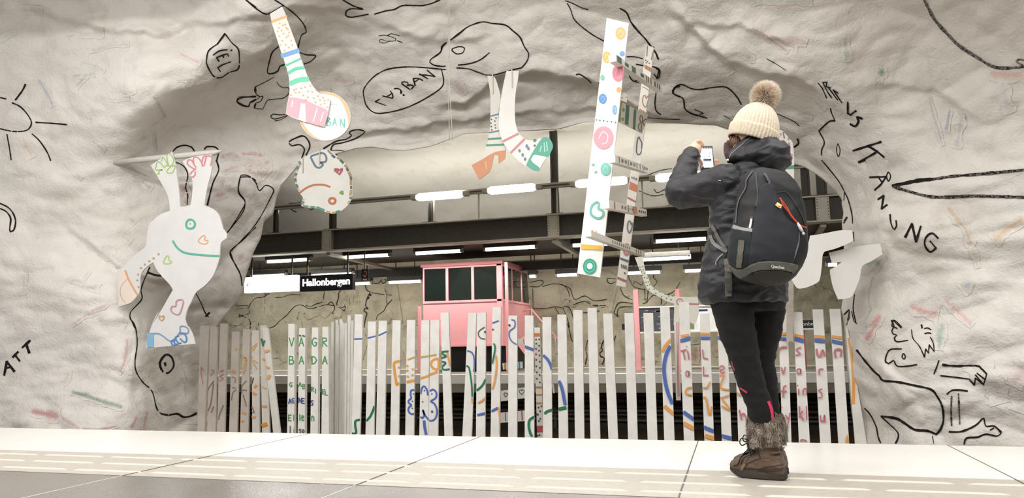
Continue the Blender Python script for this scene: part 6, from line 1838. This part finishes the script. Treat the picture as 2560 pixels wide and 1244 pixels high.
# boots
HE = onZ(1966, 1200, 0); TO = Vector((-.93, .37, 0)).normalized(); SD = Vector((TO.y, -TO.x, 0))
def boot(org, mats):
    T = lambda s, w, z: org+TO*(s*.84)+SD*w+Vector((0, 0, z))
    g = Geo(); v = []
    secs = [(0.006, .026, .02, .075), (.02, .036, .02, .11), (.06, .041, .02, .135), (.11, .041, .02, .13), (.15, .044, .02, .112), (.19, .049, .022, .096), (.225, .05, .024, .087), (.255, .044, .028, .077), (.277, .031, .034, .063), (.286, .012, .04, .05)]
    n = 24
    for s, w, z0, z1 in secs:
        for k in range(n):
            a = 2*math.pi*k/n; zz = math.sin(a); e = .75
            v.append(T(s, w*math.copysign(abs(math.cos(a))**e, math.cos(a)), (z0+z1)/2+(z1-z0)/2*math.copysign(abs(zz)**e, zz)))
    m = len(secs); g.add(v, [(i*n+k, i*n+(k+1) % n, (i+1)*n+(k+1) % n, (i+1)*n+k) for i in range(m-1) for k in range(n)]+[tuple(range(n-1, -1, -1)), tuple((m-1)*n+k for k in range(n))])
    limb(g, [(T(.075, 0, .06), .045), (T(.085, 0, .12), .05), (T(.095, 0, .17), .057), (T(.1, 0, .235), .062)], 22, 5)
    sh = fuse(g, 'boot', M['leather'], person, .005, 4, lambda p: .003*(1-abs(noise.noise(Vector((p.x*14, p.y*14, p.z*30))))*2))
    # sole with a rocker toe
    out = []
    N2 = 40
    for k in range(N2):
        a = 2*math.pi*k/N2; s = .143+.15*math.cos(a); w = (.044+.012*math.cos(a-.3))*math.copysign(abs(math.sin(a))**.75, math.sin(a)); out.append((s, w))
    zb = lambda s: .004*math.sin(s*18)*0+.022*max(0, (s-.19)/.1)**2+.003*max(0, (.03-s)/.03)
    vs = []
    for z, sc in ((0, .95), (.006, 1), (.014, .985), (.017, 1.0), (.026, .97), (.034, .93)):
        for s, w in out: vs.append(T(.143+(s-.143)*sc, w*sc, max(.001, z+zb(s)+(.006*max(0, (.09-s)/.09) if z > .01 else 0)+(.008*max(0, (s-.2)/.09) if z > .01 else 0))))
    gs = Geo(); gs.add(vs, [(i*N2+k, i*N2+(k+1) % N2, (i+1)*N2+(k+1) % N2, (i+1)*N2+k) for i in range(5) for k in range(N2)]+[tuple(range(N2-1, -1, -1)), tuple(5*N2+k for k in range(N2))])
    fixn(gs.build('sole', M['sole'], sh, True))
    gs = Geo()
    gs.tube(curve3([T(.25, -.05, .05), T(.225, -.054, .06), T(.212, -.052, .085), T(.205, -.02, .098), T(.2, .02, .1)], 5), [.004]*21, 6, flat=.5)
    gs.tube(curve3([T(.21, -.053, .06), T(.19, -.052, .09), T(.15, -.05, .105), T(.13, -.045, .12)], 5), .002, 6)
    gs.build('seam', M['lace'], sh, True)['label'] = 'dark seams round the toe'
    gs = Geo(); gs.tube(curve3([T(.05, -.05, .118), T(0.025, -.043, .12), T(.013, -.03, .121), T(.01, -.01, .12)], 5), .007, 8, flat=.5); gs.build('heel_strap', M['leather'], sh, True)
    # laces
    gs = Geo(); rn = random.Random(1)
    for i in range(5):
        z = .118+i*.011; s = .185-i*.006
        gs.tube(curve3([T(s-.02, -.05, z-.006), T(s-.002, -.03, z), T(s+.004, 0, z+.004), T(s-.004, .03, z-.004)], 4), .0025, 6)
        gs.tube(curve3([T(s-.02, -.05, z+.006), T(s, -.022, z), T(s+.002, .02, z-.006)], 4), .0025, 6)
    gs.tube(curve3([T(.165, -.05, .165), T(.195, -.06, .172), T(.205, -.062, .155), T(.195, -.058, .142), T(.168, -.05, .155)], 5), .0026, 6)
    gs.tube(curve3([T(.165, -.052, .165), T(.163, -.062, .14), T(.155, -.062, .115), T(.152, -.058, .098)], 5), .0028, 6)
    gs.tube(curve3([T(.16, -.052, .165), T(.15, -.064, .145), T(.146, -.064, .115)], 5), .0028, 6)
    gs.build('laces', M['lace'], sh, True)
    # turned-down fur cuff
    g = Geo(); rn = random.Random(9); v = []; n3 = 40
    zs = [(.262, .060), (.268, .070), (.25, .079), (.21, .083), (.165, .084), (.14, .08), (.138, .07)]
    for z, rr in zs:
        for k in range(n3):
            a = 2*math.pi*k/n3; r2 = rr*(1+.05*noise.noise(Vector((math.cos(a)*2, math.sin(a)*2, z*20))))
            v.append(T(.092+r2*1.16*math.cos(a), r2*.9*math.sin(a), z+.012*math.cos(a+2.6)*(z < .2)))
    c0 = [srgb('5b4e42')]*len(v)
    g.add(v, [(i*n3+k, i*n3+(k+1) % n3, (i+1)*n3+(k+1) % n3, (i+1)*n3+k) for i in range(len(zs)-1) for k in range(n3)], c0)
    for i in range(5200):
        a = rn.uniform(0, 2*math.pi); z = rn.uniform(.14, .268); rr = np.interp(z, [.138, .165, .25, .268], [.08, .084, .079, .066])
        p = T(.092+rr*1.16*math.cos(a), rr*.9*math.sin(a), z+.012*math.cos(a+2.6)*(z < .2)); nn = (TO*math.cos(a)+SD*math.sin(a))
        tuft = noise.noise(Vector((math.cos(a)*3, math.sin(a)*3, z*26))+Vector((7, 0, 0)))
        d = (nn*.28+Vector((0, 0, -.9))+Vector((rn.gauss(0, .22), rn.gauss(0, .22), rn.gauss(0, .2)))+TO*tuft*1.0).normalized()
        s = d.cross(nn).normalized()*.0011; L = rn.uniform(.009, .018)
        k = .5+tuft*.9+rn.uniform(-.15, .15); k = min(1, max(0, k))
        cA = tuple(x+(y-x)*k for x, y in zip(srgb('33291f'), srgb('80746a'))); cB = tuple(x+(y-x)*k for x, y in zip(srgb('55483c'), srgb('b0a496')))
        g.add([p-s, p+s, p+d*L*.6+nn*.003-s*.7, p+d*L*.6+nn*.003+s*.7, p+d*L+nn*.002], [(0, 1, 3, 2), (2, 3, 4)], [cA, cA, cB, cB, cB])
    g.build('fur_cuff', M['fur'], sh)
    return sh
bt1 = boot(HE, None)
BB = bvh_of(bt1)
surf_strokes('toe_strap', bt1, BB, [(cv('Z3', '575,850 545,880 530,920 535,965'), 5.5, '8a745c')], lift=.003)
surf_strokes('stitching', bt1, BB, [(cv('Z3', '745,785 680,805 620,835 580,875 568,960'), 1.8, '221a14'), (cv('Z3', '575,900 660,905 760,905 860,880 1040,850'), 1.6, '2a211a'), (cv('Z3', '720,640 735,720 760,790'), 1.6, '2a211a'), (cv('Z3', '590,850 600,800 625,760'), 1.4, '2a211a')], lift=.003)
surf_strokes('heel_counter', bt1, BB, [(cv('Z3', '580,935 700,935 850,925 1060,900'), 9, '3d3027')], lift=.002, across=5)
boot(HE+Vector((.014, .12, 0)), None)

# ---------------------------------------------------------------- phone
ph = empty('phone', PC); tag(ph, 'black smartphone held up, its lit screen showing the camera view', 'phone')
PN = Vector((.28, -.93, .1)).normalized(); PX = Vector((0, 0, 1)).cross(PN).normalized()*-1; PX = -PX if PX.x < 0 else PX; PZ = PX.cross(-PN).normalized()
PZ = PZ if PZ.z > 0 else -PZ
PC = PC+PN*.006
w2, h2 = .0345, .066
def rrect(w, h, r, n=6):
    o = []
    for cx, cy, a0 in ((w-r, h-r, 0), (-w+r, h-r, 90), (-w+r, -h+r, 180), (w-r, -h+r, 270)):
        for k in range(n+1):
            a = math.radians(a0+90*k/n); o.append((cx+r*math.cos(a), cy+r*math.sin(a)))
    return o
oc = rrect(w2, h2, .008); g = Geo()
for z in (0, 0.008):
    pass
vs = [PC+PX*x+PZ*y for x, y in oc]+[PC-PN*.008+PX*x+PZ*y for x, y in oc]; k = len(oc)
g.add(vs, [tuple(range(k)), tuple(range(2*k-1, k-1, -1))]+[(i, (i+1) % k, k+(i+1) % k, k+i) for i in range(k)]); fixn(g.build('casing', M['black_gloss'], ph))
g = Geo(); F2 = lambda x, y, l=.0012: PC+PX*x+PZ*y+PN*l
def prc(x0, y0, x1, y1, col, l): g.add([F2(x0, y0, l), F2(x1, y0, l), F2(x1, y1, l), F2(x0, y1, l)], [(0, 1, 2, 3)], srgb(col))
prc(-w2+.004, -h2+.018, w2-.004, h2-.014, 'dfe6f0', .0008)
rn = random.Random(6)
for i in range(26):
    x = rn.uniform(-w2+.006, w2-.014); y = rn.uniform(-.005, h2-.02); prc(x, y, x+rn.uniform(.002, .009), y+rn.uniform(.001, .003), rn.choice(['8a98b0', '6f7f9c', 'b0bccc']), .001)
prc(-.018, -.012, .022, -.002, '3a3f4a', .0011); prc(-.02, -.016, .02, -.014, '7a8498', .0011)
for i in range(9): prc(-.026+i*.006, -h2+.022, -.0245+i*.006, -.018, 'a9b4c6', .001)
for i in range(4): prc(-.02+i*.013, h2-.011, -.016+i*.013, h2-.0085, 'c8ccd4', .0012)
prc(-w2+.006, -h2+.012, -w2+.016, -h2+.024, '2a2c34', .0013); prc(-.003, -h2+.005, .003, -h2+.011, 'e8e8ec', .0013)
g.build('display', M['screen'], ph)

# ---------------------------------------------------------------- backpack
bp_ = empty('backpack', P(1918, 712, -.22)); tag(bp_, 'dark backpack with grey bottom band and orange zip cord, worn by the person', 'backpack')
BD = -.265
g = Geo()
rings = [(712, 1925, 22), (703, 1921, 52), (690, 1916, 76), (668, 1914, 92), (640, 1918, 101), (600, 1922, 101), (560, 1923, 95), (520, 1924, 89), (480, 1923, 81), (455, 1920, 72), (438, 1914, 58), (424, 1908, 34)]
ringloft(g, [(P(x, y, BD), h*mp0*.93, h*mp0*.6, math.radians(33)) for y, x, h in rings], 44, 2.9)
g.ball(P(1965, 560, BD-.02), (.05, .05, .14), 20, 14)
pk = fuse(g, 'main_compartment', M['pack'], bp_, .007, 6, lambda p: .0035*(1-abs(noise.noise(Vector((p.x*9, p.y*9, p.z*14))))*2))
bk = bvh_of(pk)
def patch(name, poly, col, lift, parent, mat=None, step=5, rim=True):
    xs = [p[0] for p in poly]; ys = [p[1] for p in poly]; g = Geo(); c = srgb(col)
    x = min(xs)
    while x < max(xs):
        y = min(ys)
        while y < max(ys):
            cell = [(x, y), (x+step, y), (x+step, y+step), (x, y+step)]
            q = clip(poly, cell)
            if len(q) > 2:
                pts = []
                for a, b in q:
                    h = hit(a, b, bk)
                    if h is None: pts = None; break
                    pts.append(h+(CAM-h).normalized()*lift)
                if pts: g.add(pts, [tuple(range(len(pts)))], c)
            y += step
        x += step
    o = g.build(name, mat or M['gear'], parent, True)
    bm = bmesh.new(); bm.from_mesh(o.data); bmesh.ops.remove_doubles(bm, verts=bm.verts, dist=.0008); bm.to_mesh(o.data); bm.free()
    so = o.modifiers.new('thick', 'SOLIDIFY'); so.thickness = .004; so.offset = -1
    return o
patch('front_panel', smooth_px := [tuple(p) for p in smooth(cv('Z2', '620,250 650,212 700,200 735,225 760,290 790,370 830,480 870,525 930,560 950,600 950,690 925,780 895,890 800,885 700,872 600,880 525,905 535,760 560,600 590,400 608,300'), 6, True)[:-1]], '212329', .006, bp_)
patch('side_pocket', cv('Z2', '372,590 552,622 530,905 480,938 430,945 382,918 335,800 340,700'), '0d181c', .005, bp_)
patch('bottom_band', [tuple(p) for p in lin(cv('Z2', '345,890 385,925 430,945 480,938 540,902 600,880 700,870 800,876 900,890 945,905 948,935 905,985 890,965 800,950 700,943 620,950 560,965 500,1000 450,1018 410,985 365,925'), 8, True)[:-1]], '5b5c54', .008, bp_)
patch('lower_panel', cv('Z2', '560,970 620,955 700,948 800,955 885,970 900,988 860,1045 780,1072 700,1072 620,1045'), '2a2623', .006, bp_)
surf_strokes('pocket_trim', bp_, bk, [(cv('Z2', '372,565 450,592 555,606'), 9, '9a9a94')], lift=.008)
surf_strokes('zip_piping', bp_, bk, [(cv('Z2', '480,82 430,150 400,290 388,420 380,540'), 2.6, '5c6066'), (cv('Z2', '560,92 505,170 495,240 440,340 420,430 412,540'), 2.6, '5c6066'), (cv('Z2', '585,105 592,200 600,300 585,400'), 3, '4a4c50'), (cv('Z2', '955,610 955,700 930,800 900,885'), 4.5, '7a7c80'), (cv('Z2', '770,280 850,275 920,360 980,460 1015,560'), 2.4, '2f3236')], lift=.007)
surf_strokes('care_strap', bp_, bk, [(cv('Z2', '462,690 455,760 445,850 437,930'), 14, '5e5b4e')], lift=.014)
surf_strokes('woven_label', bp_, bk, [(cv('Z2', '548,505 541,545 533,585'), 5, 'e8e6e2'), (cv('Z2', '549,488 547,506'), 5, '9a2a2a')], lift=.009)
surf_strokes('badge', bp_, bk, [(cv('Z2', '762,375 785,392 808,402'), 9, 'd8c46a'), (cv('Z2', '772,370 800,385'), 3, 'f6f4ea'), (cv('Z2', '778,398 800,400'), 3, '8a5a3a')], lift=.018)
surf_strokes('haul_loop', bp_, bk, [(cv('Z2', '655,110 675,130 690,165 705,180 700,205'), 5, '4a4c52')], lift=.012)
def onpack(k, txt, lift=.014):
    out = []
    for x, y in cv(k, txt):
        h = hit(x, y, bk)
        if h is None: h = P(x, y, -.2)
        out.append(h+(CAM-h).normalized()*lift)
    return out
cd_ = Geo(); cd_.tube(curve3(onpack('Z2', '790,325 830,375 860,420 895,480 945,540'), 5), .0028, 6); cd_.tube(curve3(onpack('Z2', '800,330 822,390 870,450 905,500 945,545'), 5), .0028, 6); cd_.tube(curve3(onpack('Z2', '940,542 980,568 1022,584'), 5), .0034, 6)
cd_.build('zip_cord', simple('orange_cord', 'c8482a', .6), bp_, True)
tg = Geo(); tg.tube(onpack('Z2', '945,540 970,590 990,618', .016), [.004, .0075, .005], 10); tg.ball(onpack('Z2', '996,634', .016)[0], .006, 10, 8); tg.build('zip_toggle', M['white_metal'], bp_, True)
# brand lettering on the bottom band
ha = hit(1925, 665, bk); hb = hit(1964, 669, bk)
if ha is not None and hb is not None:
    ha = ha+(CAM-ha).normalized()*.019; hb = hb+(CAM-hb).normalized()*.019
    textmesh('Quechua', .0175, M['white_metal'], 'lettering', bp_, (ha+hb)/2, hb-ha, (0, 0, 1), .001)
# straps
def strap(name, pts, w, n=5, mat='strap', parent=bp_):
    p = curve3(pts, n); g = Geo(); g.tube(p, [(w*mp0/2, .0022)]*len(p), 8); return g.build(name, M[mat], parent, True)
def onjk(txt, lift=.012, k='Z2'):
    out = []; bj = BJ
    for x, y in cv(k, txt):
        h = hit(x, y, bj)
        if h is None: h = P(x, y, -.12)
        out.append(h+(CAM-h).normalized()*lift)
    return out
BJ = bvh_of(jk, pk)
surf_strokes('hip_strap', bp_, BJ, [(cv('Z2', '180,500 200,560 225,600 265,680 330,775'), 8, '5f5d58'), (cv('Z2', '178,615 195,670 225,722 280,760 335,790'), 9, '7a7872')], lift=.012)
surf_strokes('strap_tail', bp_, BJ, [(cv('Z2', '300,810 262,845 240,880 240,905'), 2.5, '8a8882'), (cv('Z2', '165,470 150,560 135,660'), 1.5, '55534e')], lift=.01)
a_ = onjk('345,860 348,1000 348,1172', .016)
surf_strokes('hanging_strap', bp_, BJ, [(cv('Z2', '340,850 346,940 348,1040 350,1176'), 17, '66645d')], lift=.012)
h = onjk('352,1070', .02)[0]
g = Geo(); W_ = 19*mp0/2
g.box((h.x-W_, h.y-.004, h.z-.004), (h.x+W_, h.y+.006, h.z+.028)); g.box((h.x-W_*.85, h.y-.006, h.z-.03), (h.x+W_*.85, h.y+.006, h.z-.002)); g.build('buckle', simple('buckle', '4a4a48', .4), bp_, bevel=.003)
